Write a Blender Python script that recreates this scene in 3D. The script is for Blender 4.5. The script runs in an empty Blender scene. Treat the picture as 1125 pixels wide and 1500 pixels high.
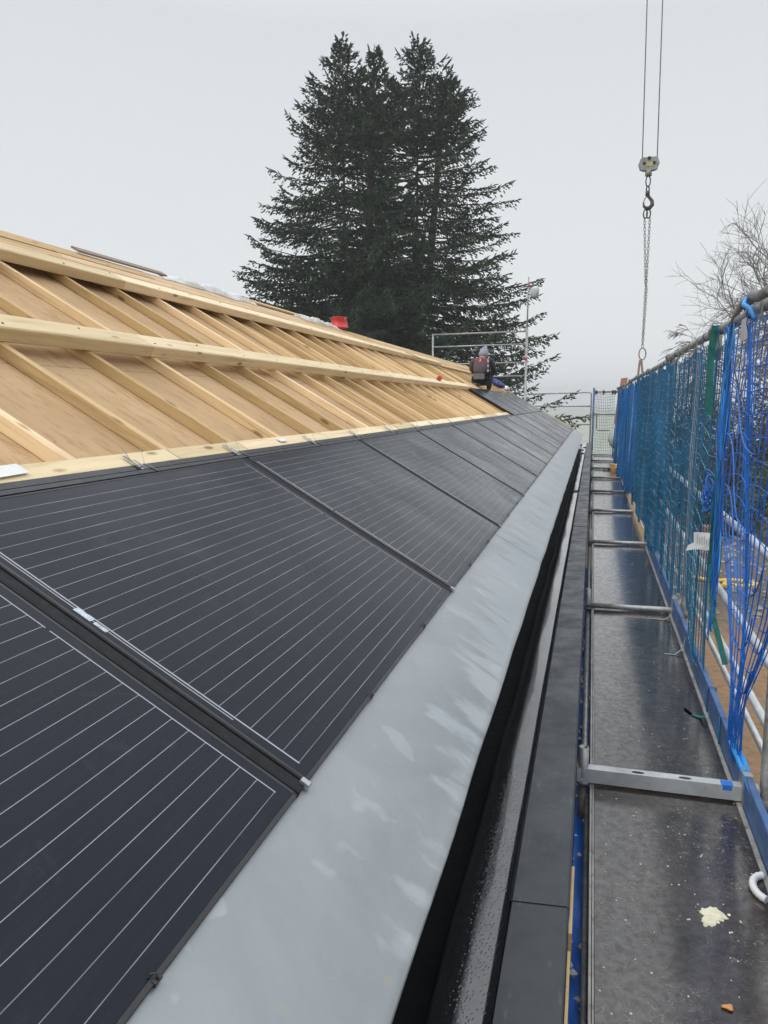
import bpy, math, random
import numpy as np
from mathutils import Vector, Matrix
random.seed(7); np.random.seed(7)
R = math.radians
sc = bpy.context.scene
COL = sc.collection
CZ = 7.1                      # camera height above the site ground

# ------------------------------------------------------------------ node helpers
def nmat(name):
    m = bpy.data.materials.new(name); m.use_nodes = True
    nt = m.node_tree
    for n in list(nt.nodes): nt.nodes.remove(n)
    o = nt.nodes.new('ShaderNodeOutputMaterial'); b = nt.nodes.new('ShaderNodeBsdfPrincipled')
    nt.links.new(b.outputs[0], o.inputs[0])
    return m, nt, b
def N(nt, typ, **kw):
    n = nt.nodes.new(typ)
    for k, v in kw.items():
        if k.startswith('i_'):
            key = k[2:]; key = int(key) if key.isdigit() else key.replace('_', ' ')
            if hasattr(v, 'is_linked') or isinstance(v, bpy.types.NodeSocket): nt.links.new(v, n.inputs[key])
            else: n.inputs[key].default_value = v
        else: setattr(n, k, v)
    return n
def L(nt, a, b): nt.links.new(a, b)
def coords(nt, scale=(1,1,1), rnd=True, which='Object'):
    tc = N(nt, 'ShaderNodeTexCoord')
    src = tc.outputs[which]
    if rnd:
        oi = N(nt, 'ShaderNodeObjectInfo')
        ml = N(nt, 'ShaderNodeMath', operation='MULTIPLY', i_0=oi.outputs['Random'], i_1=37.0)
        va = N(nt, 'ShaderNodeVectorMath', operation='ADD', i_0=src, i_1=ml.outputs[0]); src = va.outputs[0]
    mp = N(nt, 'ShaderNodeMapping', i_Vector=src); mp.inputs['Scale'].default_value = scale
    return mp.outputs[0]
def noise(nt, vec, scale=5, detail=4, rough=.55, dist=0):
    n = N(nt, 'ShaderNodeTexNoise', i_Vector=vec, i_Scale=scale, i_Detail=detail, i_Roughness=rough, i_Distortion=dist)
    return n.outputs['Fac']
def ramp(nt, fac, stops):
    r = N(nt, 'ShaderNodeValToRGB', i_Fac=fac); cr = r.color_ramp
    while len(cr.elements) < len(stops): cr.elements.new(.5)
    for e, (p, c) in zip(cr.elements, stops):
        e.position = p; e.color = (c, c, c, 1) if isinstance(c, (int, float)) else (*c, 1)
    return r.outputs[0]
def mixc(nt, fac, a, b, mode='MIX'):
    m = N(nt, 'ShaderNodeMix', data_type='RGBA', blend_type=mode)
    for s, v in ((m.inputs[0], fac), (m.inputs[6], a), (m.inputs[7], b)):
        if isinstance(v, bpy.types.NodeSocket): nt.links.new(v, s)
        elif isinstance(v, (int, float)): s.default_value = v
        else: s.default_value = (*v, 1)
    return m.outputs[2]
def math_(nt, op, a, b=0.0, c=0.0, clamp=False):
    m = N(nt, 'ShaderNodeMath', operation=op, use_clamp=clamp)
    for i, v in enumerate((a, b, c)):
        if isinstance(v, bpy.types.NodeSocket): nt.links.new(v, m.inputs[i])
        else: m.inputs[i].default_value = v
    return m.outputs[0]
def bump(nt, b, h, strength=.3, dist=.01):
    bn = N(nt, 'ShaderNodeBump', i_Height=h, i_Strength=strength, i_Distance=dist); L(nt, bn.outputs[0], b.inputs['Normal'])

def simple(name, col, rough=.6, metal=0, var=.25, scale=6, spec=.5, bmp=0.0, dirt=None):
    m, nt, b = nmat(name)
    v = coords(nt)
    n = noise(nt, v, scale, 5, .6)
    c = ramp(nt, n, [(.3, tuple(x*(1-var) for x in col)), (.7, tuple(min(1, x*(1+var)) for x in col))])
    if dirt:
        n2 = noise(nt, v, scale*3.1, 6, .7, .4)
        c = mixc(nt, ramp(nt, n2, [(.52, 0), (.68, .8)]), c, dirt)
    L(nt, c, b.inputs['Base Color'])
    r = ramp(nt, noise(nt, v, scale*2.3, 3), [(.3, max(0, rough-.1)), (.7, min(1, rough+.1))])
    L(nt, r, b.inputs['Roughness'])
    b.inputs['Metallic'].default_value = metal; b.inputs['Specular IOR Level'].default_value = spec
    if bmp: bump(nt, b, n, bmp, .004)
    return m

def wood(name, col, axis, dark=.72, knots=True, rnd=.28):
    sc_ = [9, 9, 9]; sc_[axis] = .55
    m, nt, b = nmat(name)
    v = coords(nt, tuple(sc_))
    g = noise(nt, v, 3.2, 6, .6, .8)
    fine = noise(nt, v, 14, 3, .6)
    c0 = tuple(x*dark for x in (col[0], col[1]*.93, col[2]*.82))
    c = ramp(nt, g, [(.28, c0), (.48, col), (.75, tuple(min(1, x*1.12) for x in col))])
    c = mixc(nt, math_(nt, 'MULTIPLY', fine, .4), c, tuple(x*.62 for x in col))
    if knots:
        ks = [9, 9, 9]; ks[axis] = 3.0
        vo = N(nt, 'ShaderNodeTexVoronoi', i_Vector=coords(nt, tuple(ks)), i_Scale=1.0)
        k = ramp(nt, vo.outputs['Distance'], [(.07, 1), (.15, 0)])
        c = mixc(nt, math_(nt, 'MULTIPLY', k, .75), c, (.20, .095, .035))
    oi = N(nt, 'ShaderNodeObjectInfo')
    hs = N(nt, 'ShaderNodeHueSaturation', i_Color=c)
    L(nt, N(nt, 'ShaderNodeMapRange', i_Value=oi.outputs['Random'], i_3=1-rnd, i_4=1+rnd*.45).outputs[0], hs.inputs['Value'])
    L(nt, N(nt, 'ShaderNodeMapRange', i_Value=oi.outputs['Random'], i_3=1.12, i_4=.85).outputs[0], hs.inputs['Saturation'])
    L(nt, hs.outputs[0], b.inputs['Base Color'])
    b.inputs['Roughness'].default_value = .62; b.inputs['Specular IOR Level'].default_value = .3
    bump(nt, b, fine, .25, .003)
    return m

M = {}
M['wood_x'] = wood('spruce_timber_along', (.72, .52, .27), 0)
M['wood_y'] = wood('spruce_timber_upslope', (.77, .555, .29), 1, .60, True, .42)
M['wood_pale'] = wood('pale_planed_timber', (.86, .705, .45), 0, .74)
M['wood_board'] = wood('roof_boards', (.62, .43, .22), 0, .62, True, .25)
M['wood_red'] = wood('reddish_board', (.52, .31, .19), 0, .75)
M['wood_old'] = wood('weathered_board', (.24, .17, .12), 0, .6)

# softboard sheathing
m, nt, b = nmat('tan_sheathing')
v = coords(nt, (1, 1, 1), False)
n1 = noise(nt, v, 1.1, 6, .6, .5); n2 = noise(nt, coords(nt, (6, 1.2, 1), False), 6, 6, .7)
c = ramp(nt, n1, [(.3, (.40, .265, .145)), (.55, (.50, .345, .195)), (.75, (.55, .38, .225))])
c = mixc(nt, ramp(nt, n2, [(.50, 0), (.66, .85)]), c, (.36, .22, .11))
sp = N(nt, 'ShaderNodeTexVoronoi', i_Vector=v, i_Scale=9.0)
c = mixc(nt, ramp(nt, sp.outputs['Distance'], [(.03, .7), (.07, 0)]), c, (.18, .10, .05))
sep = N(nt, 'ShaderNodeSeparateXYZ', i_0=N(nt, 'ShaderNodeTexCoord').outputs['Object'])
js = math_(nt, 'PINGPONG', math_(nt, 'ADD', sep.outputs[1], .45), 1.25)
c = mixc(nt, ramp(nt, js, [(0, .8), (.004, 0)]), c, (.12, .07, .04))
L(nt, c, b.inputs['Base Color']); b.inputs['Roughness'].default_value = .8; b.inputs['Specular IOR Level'].default_value = .15
bump(nt, b, n2, .15, .003); M['sheath'] = m

# solar glass: local x 0..1.685, y 0..1.07
m, nt, b = nmat('solar_glass')
tc = N(nt, 'ShaderNodeTexCoord'); sep = N(nt, 'ShaderNodeSeparateXYZ', i_0=tc.outputs['Object'])
X, Y = sep.outputs[0], sep.outputs[1]
v = coords(nt, (1, 1, 1)); vb = coords(nt, (.7, 22, 1))
base = ramp(nt, noise(nt, v, 1.2, 5, .6, .6), [(.3, (.004, .007, .014)), (.7, (.007, .010, .019))])
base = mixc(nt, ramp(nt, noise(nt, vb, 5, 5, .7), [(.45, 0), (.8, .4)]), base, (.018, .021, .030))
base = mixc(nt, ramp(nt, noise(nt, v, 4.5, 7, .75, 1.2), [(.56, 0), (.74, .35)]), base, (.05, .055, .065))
ln = math_(nt, 'PINGPONG', math_(nt, 'SUBTRACT', Y, .03), .0215)           # distance to nearest cell line
inx = math_(nt, 'MULTIPLY', math_(nt, 'GREATER_THAN', X, .03), math_(nt, 'LESS_THAN', X, 1.655))
iny = math_(nt, 'MULTIPLY', math_(nt, 'GREATER_THAN', Y, .028), math_(nt, 'LESS_THAN', Y, 1.043))
line = math_(nt, 'MULTIPLY', math_(nt, 'MULTIPLY', math_(nt, 'LESS_THAN', ln, .00062), inx), iny)
d1 = math_(nt, 'LESS_THAN', math_(nt, 'ABSOLUTE', math_(nt, 'SUBTRACT', X, 1.655)), .0016)
d2 = math_(nt, 'LESS_THAN', math_(nt, 'ABSOLUTE', math_(nt, 'SUBTRACT', X, .030)), .0024)
d3 = math_(nt, 'MULTIPLY', math_(nt, 'LESS_THAN', math_(nt, 'ABSOLUTE', math_(nt, 'SUBTRACT', X, .020)), .0016), math_(nt, 'GREATER_THAN', Y, .2))
gap = math_(nt, 'GREATER_THAN', math_(nt, 'PINGPONG', math_(nt, 'ADD', Y, .02), .32), .006)
bus = math_(nt, 'MULTIPLY', math_(nt, 'MULTIPLY', math_(nt, 'MAXIMUM', math_(nt, 'MAXIMUM', d1, d2), d3), gap), iny)
wob = ramp(nt, noise(nt, v, 6, 3), [(.35, .55), (.6, 1)])
line = math_(nt, 'MULTIPLY', line, wob)
msk = math_(nt, 'MAXIMUM', line, bus)
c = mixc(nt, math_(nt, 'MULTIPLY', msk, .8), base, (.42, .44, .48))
L(nt, c, b.inputs['Base Color'])
L(nt, ramp(nt, noise(nt, v, 2.1, 5, .65, .5), [(.3, .14), (.7, .32)]), b.inputs['Roughness'])
b.inputs['Specular IOR Level'].default_value = .2
vo = N(nt, 'ShaderNodeTexVoronoi', i_Vector=v, i_Scale=85.0)
wet = ramp(nt, noise(nt, v, 3.3, 4, .6), [(.48, 0), (.60, 1)])
dr_ = math_(nt, 'MULTIPLY', ramp(nt, vo.outputs['Distance'], [(.10, 1), (.30, 0)]), wet)
bump(nt, b, math_(nt, 'ADD', dr_, math_(nt, 'MULTIPLY', noise(nt, v, 420, 2), .3)), .22, .0007); M['glass'] = m
M['black'] = simple('black_anodised', (.018, .019, .022), .38, 0, .3, 8)
M['rubber'] = simple('black_rubber', (.009, .010, .012), .6, 0, .3, 20, spec=.25)
M['steel'] = simple('bright_steel', (.55, .56, .57), .35, .9, .15, 20)
M['galv'] = simple('galvanised_steel', (.36, .37, .37), .5, .55, .28, 9, dirt=(.16, .14, .12))
M['galv_light'] = simple('new_galvanised', (.50, .52, .53), .45, .5, .2, 9)
M['galv_old'] = simple('weathered_scaffold_steel', (.20, .205, .20), .6, .45, .4, 12, dirt=(.09, .06, .045))
M['blue_steel'] = simple('blue_painted_steel', (.045, .11, .26), .5, 0, .35, 5, dirt=(.12, .15, .18), bmp=.2)
M['alu'] = simple('aluminium_edge', (.42, .41, .37), .45, .5, .25, 7, dirt=(.14, .11, .08))
M['brown'] = simple('brown_edge', (.075, .055, .04), .6, 0, .4, 9, dirt=(.2, .17, .13))
M['tarp'] = simple('blue_tarpaulin', (.01, .14, .62), .4, 0, .3, 9, bmp=.6)
M['white'] = simple('white_plastic', (.70, .71, .70), .5, 0, .12, 12, bmp=.3)
M['paint'] = simple('dried_cream_mortar', (.62, .59, .44), .8, 0, .2, 30, bmp=.5)
M['red'] = simple('red_plastic', (.55, .035, .03), .4, 0, .2, 8)
M['teal'] = simple('teal_webbing', (.008, .12, .11), .7, 0, .35, 26, bmp=.3)
M['net_teal'] = simple('teal_blue_cord', (.003, .095, .21), .6, 0, .45, 3, spec=.5)
M['net_pale'] = simple('pale_teal_cord', (.06, .26, .33), .6, 0, .3, 4)
M['net_blue'] = simple('blue_cord', (.002, .10, .30), .6, 0, .6, 1.2)
M['net_cobalt'] = simple('cobalt_cord', (.002, .12, .50), .45, 0, .35, 5)
M['net_cyan'] = simple('light_blue_rope', (.03, .25, .62), .5, 0, .3, 9)
M['net_grey'] = simple('grey_green_cord', (.20, .25, .24), .7)
M['yellow'] = simple('yellow_hose', (.70, .50, .06), .45, 0, .2, 8)
M['chain'] = simple('dark_chain', (.08, .08, .085), .45, .7, .3, 15)
M['cable'] = simple('steel_cable', (.27, .28, .29), .5, .4, .2, 15)
M['block'] = simple('hook_block_paint', (.26, .28, .26), .5, .1, .25, 12, dirt=(.10, .09, .08))
M['dull_yellow'] = simple('yellow_plate', (.42, .40, .16), .5)
M['skin'] = simple('skin', (.45, .26, .18), .6)
M['jacket'] = simple('grey_brown_jacket', (.085, .070, .075), .8, 0, .25, 14, bmp=.5)
M['jacket_red'] = simple('faded_red_yoke', (.16, .040, .048), .8, 0, .25, 14, bmp=.4)
M['jacket_pale'] = simple('grey_pocket_fabric', (.15, .14, .15), .8, 0, .2, 14)
M['hood'] = simple('pale_grey_hood', (.24, .26, .32), .8, 0, .15, 14, bmp=.3)
M['dark_cloth'] = simple('dark_sleeves', (.028, .03, .042), .8, 0, .3, 14, bmp=.4)
M['boot'] = simple('tan_boot', (.22, .17, .11), .8)
M['reflect'] = simple('reflective_strip', (.42, .44, .46), .4)
M['card'] = simple('orange_brown_plank', (.40, .21, .12), .7, 0, .2, 5)
M['block_wood'] = wood('cut_blocks', (.66, .42, .20), 0)
M['bark'] = simple('bark', (.055, .045, .038), .9, 0, .4, 8)
M['bark_mist_grey'] = simple('mist_grey_bark', (.16, .14, .13), .9, 0, .35, 6)  # bark colour lightened to carry the mist over the bare trees
M['twig'] = simple('birch_twigs', (.17, .14, .13), .9, 0, .2, 4)
M['brick'] = simple('brick_red', (.28, .12, .08), .85, 0, .3, 8)
M['concrete'] = simple('pale_concrete', (.30, .29, .27), .85, 0, .2, 3)
M['wall'] = simple('rendered_wall', (.48, .46, .42), .9, 0, .12, 2)
M['tile'] = simple('roof_tile', (.10, .06, .05), .8, 0, .3, 4)
M['window'] = simple('window_glass', (.03, .035, .04), .15)
M['shrub'] = simple('evergreen_shrub', (.045, .07, .03), .8, 0, .4, 3)
M['shrub_dark'] = simple('dark_winter_shrub', (.040, .042, .030), .85, 0, .5, 2)
M['label'] = simple('pale_label', (.45, .5, .55), .5, 0, .3, 60)

# conifer needles
m, nt, b = nmat('spruce_needles')
v = coords(nt, (1, 1, 1), False)
c = ramp(nt, noise(nt, v, 1.1, 6, .75), [(.32, (.012, .028, .018)), (.5, (.030, .060, .036)), (.64, (.085, .125, .060))])
L(nt, c, b.inputs['Base Color']); b.inputs['Roughness'].default_value = .75; b.inputs['Specular IOR Level'].default_value = .25
M['needles'] = m

# zinc flashing: local x = world y along eave, local y = upslope from lip
m, nt, b = nmat('zinc_sheet')
tc = N(nt, 'ShaderNodeTexCoord'); sep = N(nt, 'ShaderNodeSeparateXYZ', i_0=tc.outputs['Object'])
X, Y = sep.outputs[0], sep.outputs[1]
vs = coords(nt, (6, 1.7, 1), False); vi = coords(nt, (1, 1, 1), False)
base = ramp(nt, noise(nt, vi, 2.2, 6, .6, .4), [(.3, (.235, .26, .275)), (.7, (.315, .335, .345))])
streak = noise(nt, vs, 1.5, 7, .64, .6)
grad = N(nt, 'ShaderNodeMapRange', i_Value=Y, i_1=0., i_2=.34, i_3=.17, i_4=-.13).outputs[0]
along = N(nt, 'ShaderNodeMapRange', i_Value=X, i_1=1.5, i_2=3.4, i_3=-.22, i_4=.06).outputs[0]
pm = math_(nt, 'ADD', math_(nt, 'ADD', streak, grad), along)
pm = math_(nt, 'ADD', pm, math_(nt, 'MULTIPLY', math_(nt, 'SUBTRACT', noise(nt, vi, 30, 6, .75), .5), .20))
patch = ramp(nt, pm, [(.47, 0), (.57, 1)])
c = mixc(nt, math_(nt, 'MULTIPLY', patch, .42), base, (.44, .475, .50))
spl = noise(nt, coords(nt, (1, 1, 1), False), 7, 3, .5, .3)
c = mixc(nt, ramp(nt, spl, [(.64, 0), (.68, .3)]), c, (.46, .48, .49))
near = N(nt, 'ShaderNodeMapRange', i_Value=X, i_1=.95, i_2=1.2, i_3=1., i_4=0.).outputs[0]
low = N(nt, 'ShaderNodeMapRange', i_Value=Y, i_1=.15, i_2=.25, i_3=1., i_4=0.).outputs[0]
st = ramp(nt, noise(nt, vi, 24, 5, .6, .8), [(.62, 0), (.68, .8)])
c = mixc(nt, math_(nt, 'MULTIPLY', math_(nt, 'MULTIPLY', st, near), low), c, (.46, .33, .12))
L(nt, c, b.inputs['Base Color'])
L(nt, ramp(nt, pm, [(.46, .30), (.58, .55)]), b.inputs['Roughness']); b.inputs['Metallic'].default_value = .25
bump(nt, b, noise(nt, vi, 4.5, 5, .6), .28, .012); M['zinc'] = m

# wet membrane
m, nt, b = nmat('wet_black_membrane')
v = coords(nt, (1, 1, 1), False)
vo = N(nt, 'ShaderNodeTexVoronoi', i_Vector=v, i_Scale=105.0)
mask = ramp(nt, noise(nt, v, 6, 6, .7), [(.40, 0), (.50, 1)])
drop = math_(nt, 'MULTIPLY', ramp(nt, vo.outputs['Distance'], [(.15, 1), (.42, 0)]), mask)
b.inputs['Base Color'].default_value = (.014, .016, .018, 1); b.inputs['Specular IOR Level'].default_value = .9; b.inputs['Coat Weight'].default_value = 1; b.inputs['Coat Roughness'].default_value = .06; b.inputs['Coat IOR'].default_value = 1.5
L(nt, ramp(nt, noise(nt, v, 16, 6, .65), [(.38, .06), (.62, .20)]), b.inputs['Roughness'])
bump(nt, b, math_(nt, 'ADD', math_(nt, 'MULTIPLY', drop, 1.0), math_(nt, 'MULTIPLY', noise(nt, v, 12, 3, .5), .25)), .32, .0018); M['membrane'] = m

# slate coloured fascia cap
m, nt, b = nmat('slate_grey_sheet')
v = coords(nt, (1, 1, 1), False)
c = ramp(nt, noise(nt, v, 2.5, 6, .6), [(.3, (.016, .021, .026)), (.7, (.026, .032, .038))])
c = mixc(nt, ramp(nt, noise(nt, coords(nt, (12, 2, 2), False), 5, 4, .7), [(.60, 0), (.74, .4)]), c, (.13, .14, .15))
c = mixc(nt, ramp(nt, noise(nt, v, 55, 4, .7), [(.66, 0), (.72, .5)]), c, (.12, .13, .13))
L(nt, c, b.inputs['Base Color']); L(nt, ramp(nt, noise(nt, v, 7, 6, .7), [(.35, .28), (.65, .6)]), b.inputs['Roughness'])
bump(nt, b, noise(nt, v, 5, 4), .22, .008); M['slate'] = m

# wet phenolic deck
m, nt, b = nmat('wet_deck_board')
v = coords(nt, (1, 1, 1)); 
c = ramp(nt, noise(nt, v, 3, 6, .65, .3), [(.3, (.014, .010, .008)), (.7, (.034, .024, .019))])
fl = noise(nt, v, 62, 4, .7, 1.2)
area = ramp(nt, noise(nt, v, 2.6, 5, .6), [(.36, .2), (.56, 1)])
c = mixc(nt, math_(nt, 'MULTIPLY', ramp(nt, fl, [(.56, 0), (.68, .6)]), area), c, (.26, .245, .225))
vo = N(nt, 'ShaderNodeTexVoronoi', i_Vector=v, i_Scale=15.0)
c = mixc(nt, ramp(nt, vo.outputs['Distance'], [(.045, .9), (.065, 0)]), c, (.55, .54, .50))
big = noise(nt, v, 5.5, 6, .7, .5)
c = mixc(nt, ramp(nt, big, [(.60, 0), (.72, .4)]), c, (.17, .155, .14))
L(nt, c, b.inputs['Base Color'])
L(nt, ramp(nt, noise(nt, v, 11, 6, .7, .3), [(.35, .10), (.68, .30)]), b.inputs['Roughness'])
b.inputs['Specular IOR Level'].default_value = .75
b.inputs['Coat Weight'].default_value = .8; b.inputs['Coat Roughness'].default_value = .12; b.inputs['Coat IOR'].default_value = 1.6
L(nt, ramp(nt, noise(nt, v, 34, 5, .7, .6), [(.42, 1), (.62, .25)]), b.inputs['Coat Weight'])
bump(nt, b, math_(nt, 'ADD', math_(nt, 'MULTIPLY', fl, .8), noise(nt, v, 14, 4)), .16, .0018); M['deck'] = m

# ground
m, nt, b = nmat('site_ground')
tc = N(nt, 'ShaderNodeTexCoord'); sep = N(nt, 'ShaderNodeSeparateXYZ', i_0=tc.outputs['Object'])
v = coords(nt, (1, 1, 1), False)
n1 = noise(nt, v, .35, 6, .6, .4); n2 = noise(nt, v, 4, 6, .7)
sand = ramp(nt, n2, [(.3, (.20, .12, .065)), (.7, (.34, .22, .12))])
mud = ramp(nt, n2, [(.3, (.055, .045, .036)), (.7, (.15, .13, .11))])
grass = ramp(nt, noise(nt, v, .8, 6, .7), [(.3, (.055, .075, .03)), (.7, (.11, .13, .06))])
dist = math_(nt, 'ADD', sep.outputs[1], math_(nt, 'MULTIPLY', n1, 8))
c = mixc(nt, ramp(nt, math_(nt, 'DIVIDE', dist, 100), [(.285, 0), (.32, 1)]), sand, mud)
c = mixc(nt, ramp(nt, math_(nt, 'DIVIDE', dist, 100), [(.60, 0), (.66, 1)]), c, grass)
far_fog_tone = ramp(nt, noise(nt, v, .2, 5, .6), [(.3, (.24, .27, .20)), (.7, (.36, .38, .33))])  # distant fog put into the ground colour as a paler green-grey
c = mixc(nt, ramp(nt, math_(nt, 'DIVIDE', dist, 200), [(.42, 0), (.55, 1)]), c, far_fog_tone)
L(nt, c, b.inputs['Base Color']); b.inputs['Roughness'].default_value = .95
bump(nt, b, n2, .6, .05); M['ground'] = m

# ------------------------------------------------------------------ mesh helpers
class MB:
    def __init__(s): s.v = []; s.f = []; s.sm = []; s.mi = []
    def add(s, vs, fs, smooth=False, mi=0):
        o = len(s.v); s.v.extend([tuple(x) for x in vs])
        for f in fs: s.f.append(tuple(i+o for i in f)); s.sm.append(smooth); s.mi.append(mi)
    def box(s, a, b, mi=0, ch=0.0, axis=0):
        """axis-aligned box a..b, long edges along `axis` chamfered by ch"""
        a = list(a); b = list(b)
        if ch <= 0:
            x0, y0, z0 = a; x1, y1, z1 = b
            s.add([(x0,y0,z0),(x1,y0,z0),(x1,y1,z0),(x0,y1,z0),(x0,y0,z1),(x1,y0,z1),(x1,y1,z1),(x0,y1,z1)],
                  [(0,3,2,1),(4,5,6,7),(0,1,5,4),(1,2,6,5),(2,3,7,6),(3,0,4,7)], False, mi); return
        j, k = (axis+1) % 3, (axis+2) % 3
        u0, u1, w0, w1 = a[j], b[j], a[k], b[k]
        pr = [(u0+ch,w0),(u1-ch,w0),(u1,w0+ch),(u1,w1-ch),(u1-ch,w1),(u0+ch,w1),(u0,w1-ch),(u0,w0+ch)]
        vs = []
        for t in (a[axis], b[axis]):
            for u, w in pr:
                p = [0, 0, 0]; p[axis] = t; p[j] = u; p[k] = w; vs.append(p)
        n = 8
        s.add(vs, [(i, (i+1) % n, (i+1) % n+n, i+n) for i in range(n)] + [tuple(range(n-1, -1, -1)), tuple(range(n, 2*n))], False, mi)
    def tube(s, pts, r, n=8, mi=0, cap=True, smooth=True):
        pts = [Vector(p) for p in pts]; m = len(pts)
        rs = r if isinstance(r, (list, tuple)) else [r]*m
        d0 = (pts[1]-pts[0]).normalized()
        up = Vector((0, 0, 1)) if abs(d0.z) < .9 else Vector((1, 0, 0))
        vs = []; a = d0.cross(up).normalized()
        for i, p in enumerate(pts):
            d = (pts[min(i+1, m-1)]-pts[max(i-1, 0)])
            d = d.normalized() if d.length > 1e-9 else d0
            a = (a - d*a.dot(d)); a = a.normalized() if a.length > 1e-6 else d.orthogonal().normalized()
            bb = d.cross(a)
            for k in range(n):
                t = 2*math.pi*k/n
                vs.append(p + (a*math.cos(t)+bb*math.sin(t))*rs[i])
        fs = [(i*n+k, i*n+(k+1) % n, (i+1)*n+(k+1) % n, (i+1)*n+k) for i in range(m-1) for k in range(n)]
        s.add(vs, fs, smooth, mi)
        if cap:
            o = len(s.v)-len(vs)
            s.f.append(tuple(o+k for k in range(n-1, -1, -1))); s.sm.append(False); s.mi.append(mi)
            s.f.append(tuple(o+(m-1)*n+k for k in range(n))); s.sm.append(False); s.mi.append(mi)
    def extrude_y(s, prof, y0, y1, th, mi=0):
        """sheet from (x,z) profile, thickness th downward, along world y"""
        n = len(prof); vs = []
        for y in (y0, y1):
            for x, z in prof: vs.append((x, y, z))
            for x, z in prof: vs.append((x, y, z-th))
        fs = []
        for i in range(n-1):
            fs.append((i, i+1, i+1+2*n, i+2*n)); fs.append((n+i+1, n+i, n+i+2*n, n+i+1+2*n))
        fs.append((0, 2*n, 3*n, n)); fs.append((n-1, 2*n-1, 4*n-1, 3*n-1))
        for i in range(n-1):
            fs.append((i, n+i, n+i+1, i+1)); fs.append((2*n+i, 2*n+i+1, 3*n+i+1, 3*n+i))
        s.add(vs, fs, False, mi)
    def build(s, name, mats, parent=None, matrix=None):
        me = bpy.data.meshes.new(name); me.from_pydata(s.v, [], s.f); 
        for mm in (mats if isinstance(mats, (list, tuple)) else [mats]): me.materials.append(mm)
        me.polygons.foreach_set('use_smooth', s.sm); me.polygons.foreach_set('material_index', s.mi); me.update()
        o = bpy.data.objects.new(name, me); COL.objects.link(o)
        if parent: o.parent = parent
        if matrix is not None: o.matrix_basis = matrix
        return o

def tag(o, label, cat, group=None, kind=None):
    if label: o['label'] = label
    if cat: o['category'] = cat
    if group: o['group'] = group
    if kind: o['kind'] = kind
    return o
def thing(name, label, cat, matrix=None, group=None, loc=None):
    o = bpy.data.objects.new(name, None); COL.objects.link(o); o.empty_display_size = .1
    if matrix is not None: o.matrix_basis = matrix
    if loc is not None: o.location = loc
    return tag(o, label, cat, group)
def dup(root, matrix=None, loc=None, label=None):
    r = root.copy(); COL.objects.link(r)
    if matrix is not None: r.matrix_basis = matrix
    if loc is not None: r.location = loc
    if label: r['label'] = label
    for ch in list(root.children):
        c = ch.copy(); COL.objects.link(c); c.parent = r
        for g in list(ch.children):
            d = g.copy(); COL.objects.link(d); d.parent = c
    return r
ORD = ['first','second','third','fourth','fifth','sixth','seventh','eighth','ninth','tenth','eleventh','twelfth','thirteenth','fourteenth','fifteenth']

# ------------------------------------------------------------------ ground and haze
g = MB(); g.add([(-900,-300,0),(900,-300,0),(900,1500,0),(-900,1500,0)], [(0,1,2,3)])
tag(g.build('ground', M['ground']), None, None, kind='structure')

# ------------------------------------------------------------------ roof frame
A = R(30)
BX, BZ = -.555, CZ-.787
MR = Matrix(((0, -math.cos(A), math.sin(A), BX), (1, 0, 0, 0), (0, math.sin(A), math.cos(A), BZ), (0, 0, 0, 1)))
def P(y, s, n=0): return MR @ Vector((y, s, n))
YE = 24.22; YS = -2.6; RS = 3.88
house = thing('house', 'house with a bare timber roof of tan boards and battens being covered', 'house', loc=(0,0,0))
roofm = MR
w = MB()
xr = P(0, RS).x; zr = P(0, RS, -.12).z; xl = 2*xr+.45
w.box((xl, YS+.2, 0), (-.42, YE-.2, CZ-1.36))
w.build('wall', M['wall'], house)
for y in (YS+.2, YE-.32):
    gw = MB()
    gw.add([(xl+.02,y,CZ-1.36),(-.44,y,CZ-1.36),(xr,y,zr-.12),(xl+.02,y+.12,CZ-1.36),(-.44,y+.12,CZ-1.36),(xr,y+.12,zr-.12)],
           [(0,1,2),(5,4,3),(0,2,5,3),(1,4,5,2),(0,3,4,1)])
    gw.build('gable_wall', M['wall'], house)
roof = MB(); roof.box((YS, -.02, -.14), (YE, RS+.02, -.086))
roof_o = roof.build('roof', M['sheath'], house, MR)
# far slope, seen only from elsewhere
MR2 = Matrix(((0, math.cos(A), -math.sin(A), 2*xr-BX), (1, 0, 0, 0), (0, math.sin(A), math.cos(A), BZ), (0, 0, 0, 1)))
bk = MB(); bk.add([(YS,-.3,-.10),(YE,-.3,-.10),(YE,RS-.1,-.10),(YS,RS-.1,-.10),(YS,-.3,-.14),(YE,-.3,-.14),(YE,RS-.1,-.14),(YS,RS-.1,-.14)], [(0,3,2,1),(4,5,6,7),(0,1,5,4),(1,2,6,5),(2,3,7,6),(3,0,4,7)])
bk.build('roof', M['sheath'], house, MR2)
# battens running up the slope
bb = MB(); bb.box((-.021, 1.06, -.0855), (.021, 3.86, -.031), 0, .003, 1)
bat = bb.build('batten', M['wood_y'], house, MR @ Matrix.Translation((.47, 0, 0)))
bat.matrix_basis = MR @ Matrix.Translation((-1.90, 0, 0))
k = -1.90+.585
while k < YE-.1:
    c = bat.copy(); COL.objects.link(c); c.parent = house
    c.matrix_basis = MR @ Matrix.Translation((k+random.uniform(-.012,.012), 0, 0)) @ Matrix.Rotation(random.uniform(-.003,.003), 4, 'Z'); k += .585
# eave battens under the panels (seen at the open edge of the second row)
def rb(name, x0, x1, s0, s1, n0, n1, mat, ch=.003, parent=house, jit=0):
    q = MB(); q.box((0, s0, n0), (x1-x0, s1, n1), 0, ch, 0)
    return q.build(name, mat, parent, MR @ Matrix.Translation((x0, 0, jit)))
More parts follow.
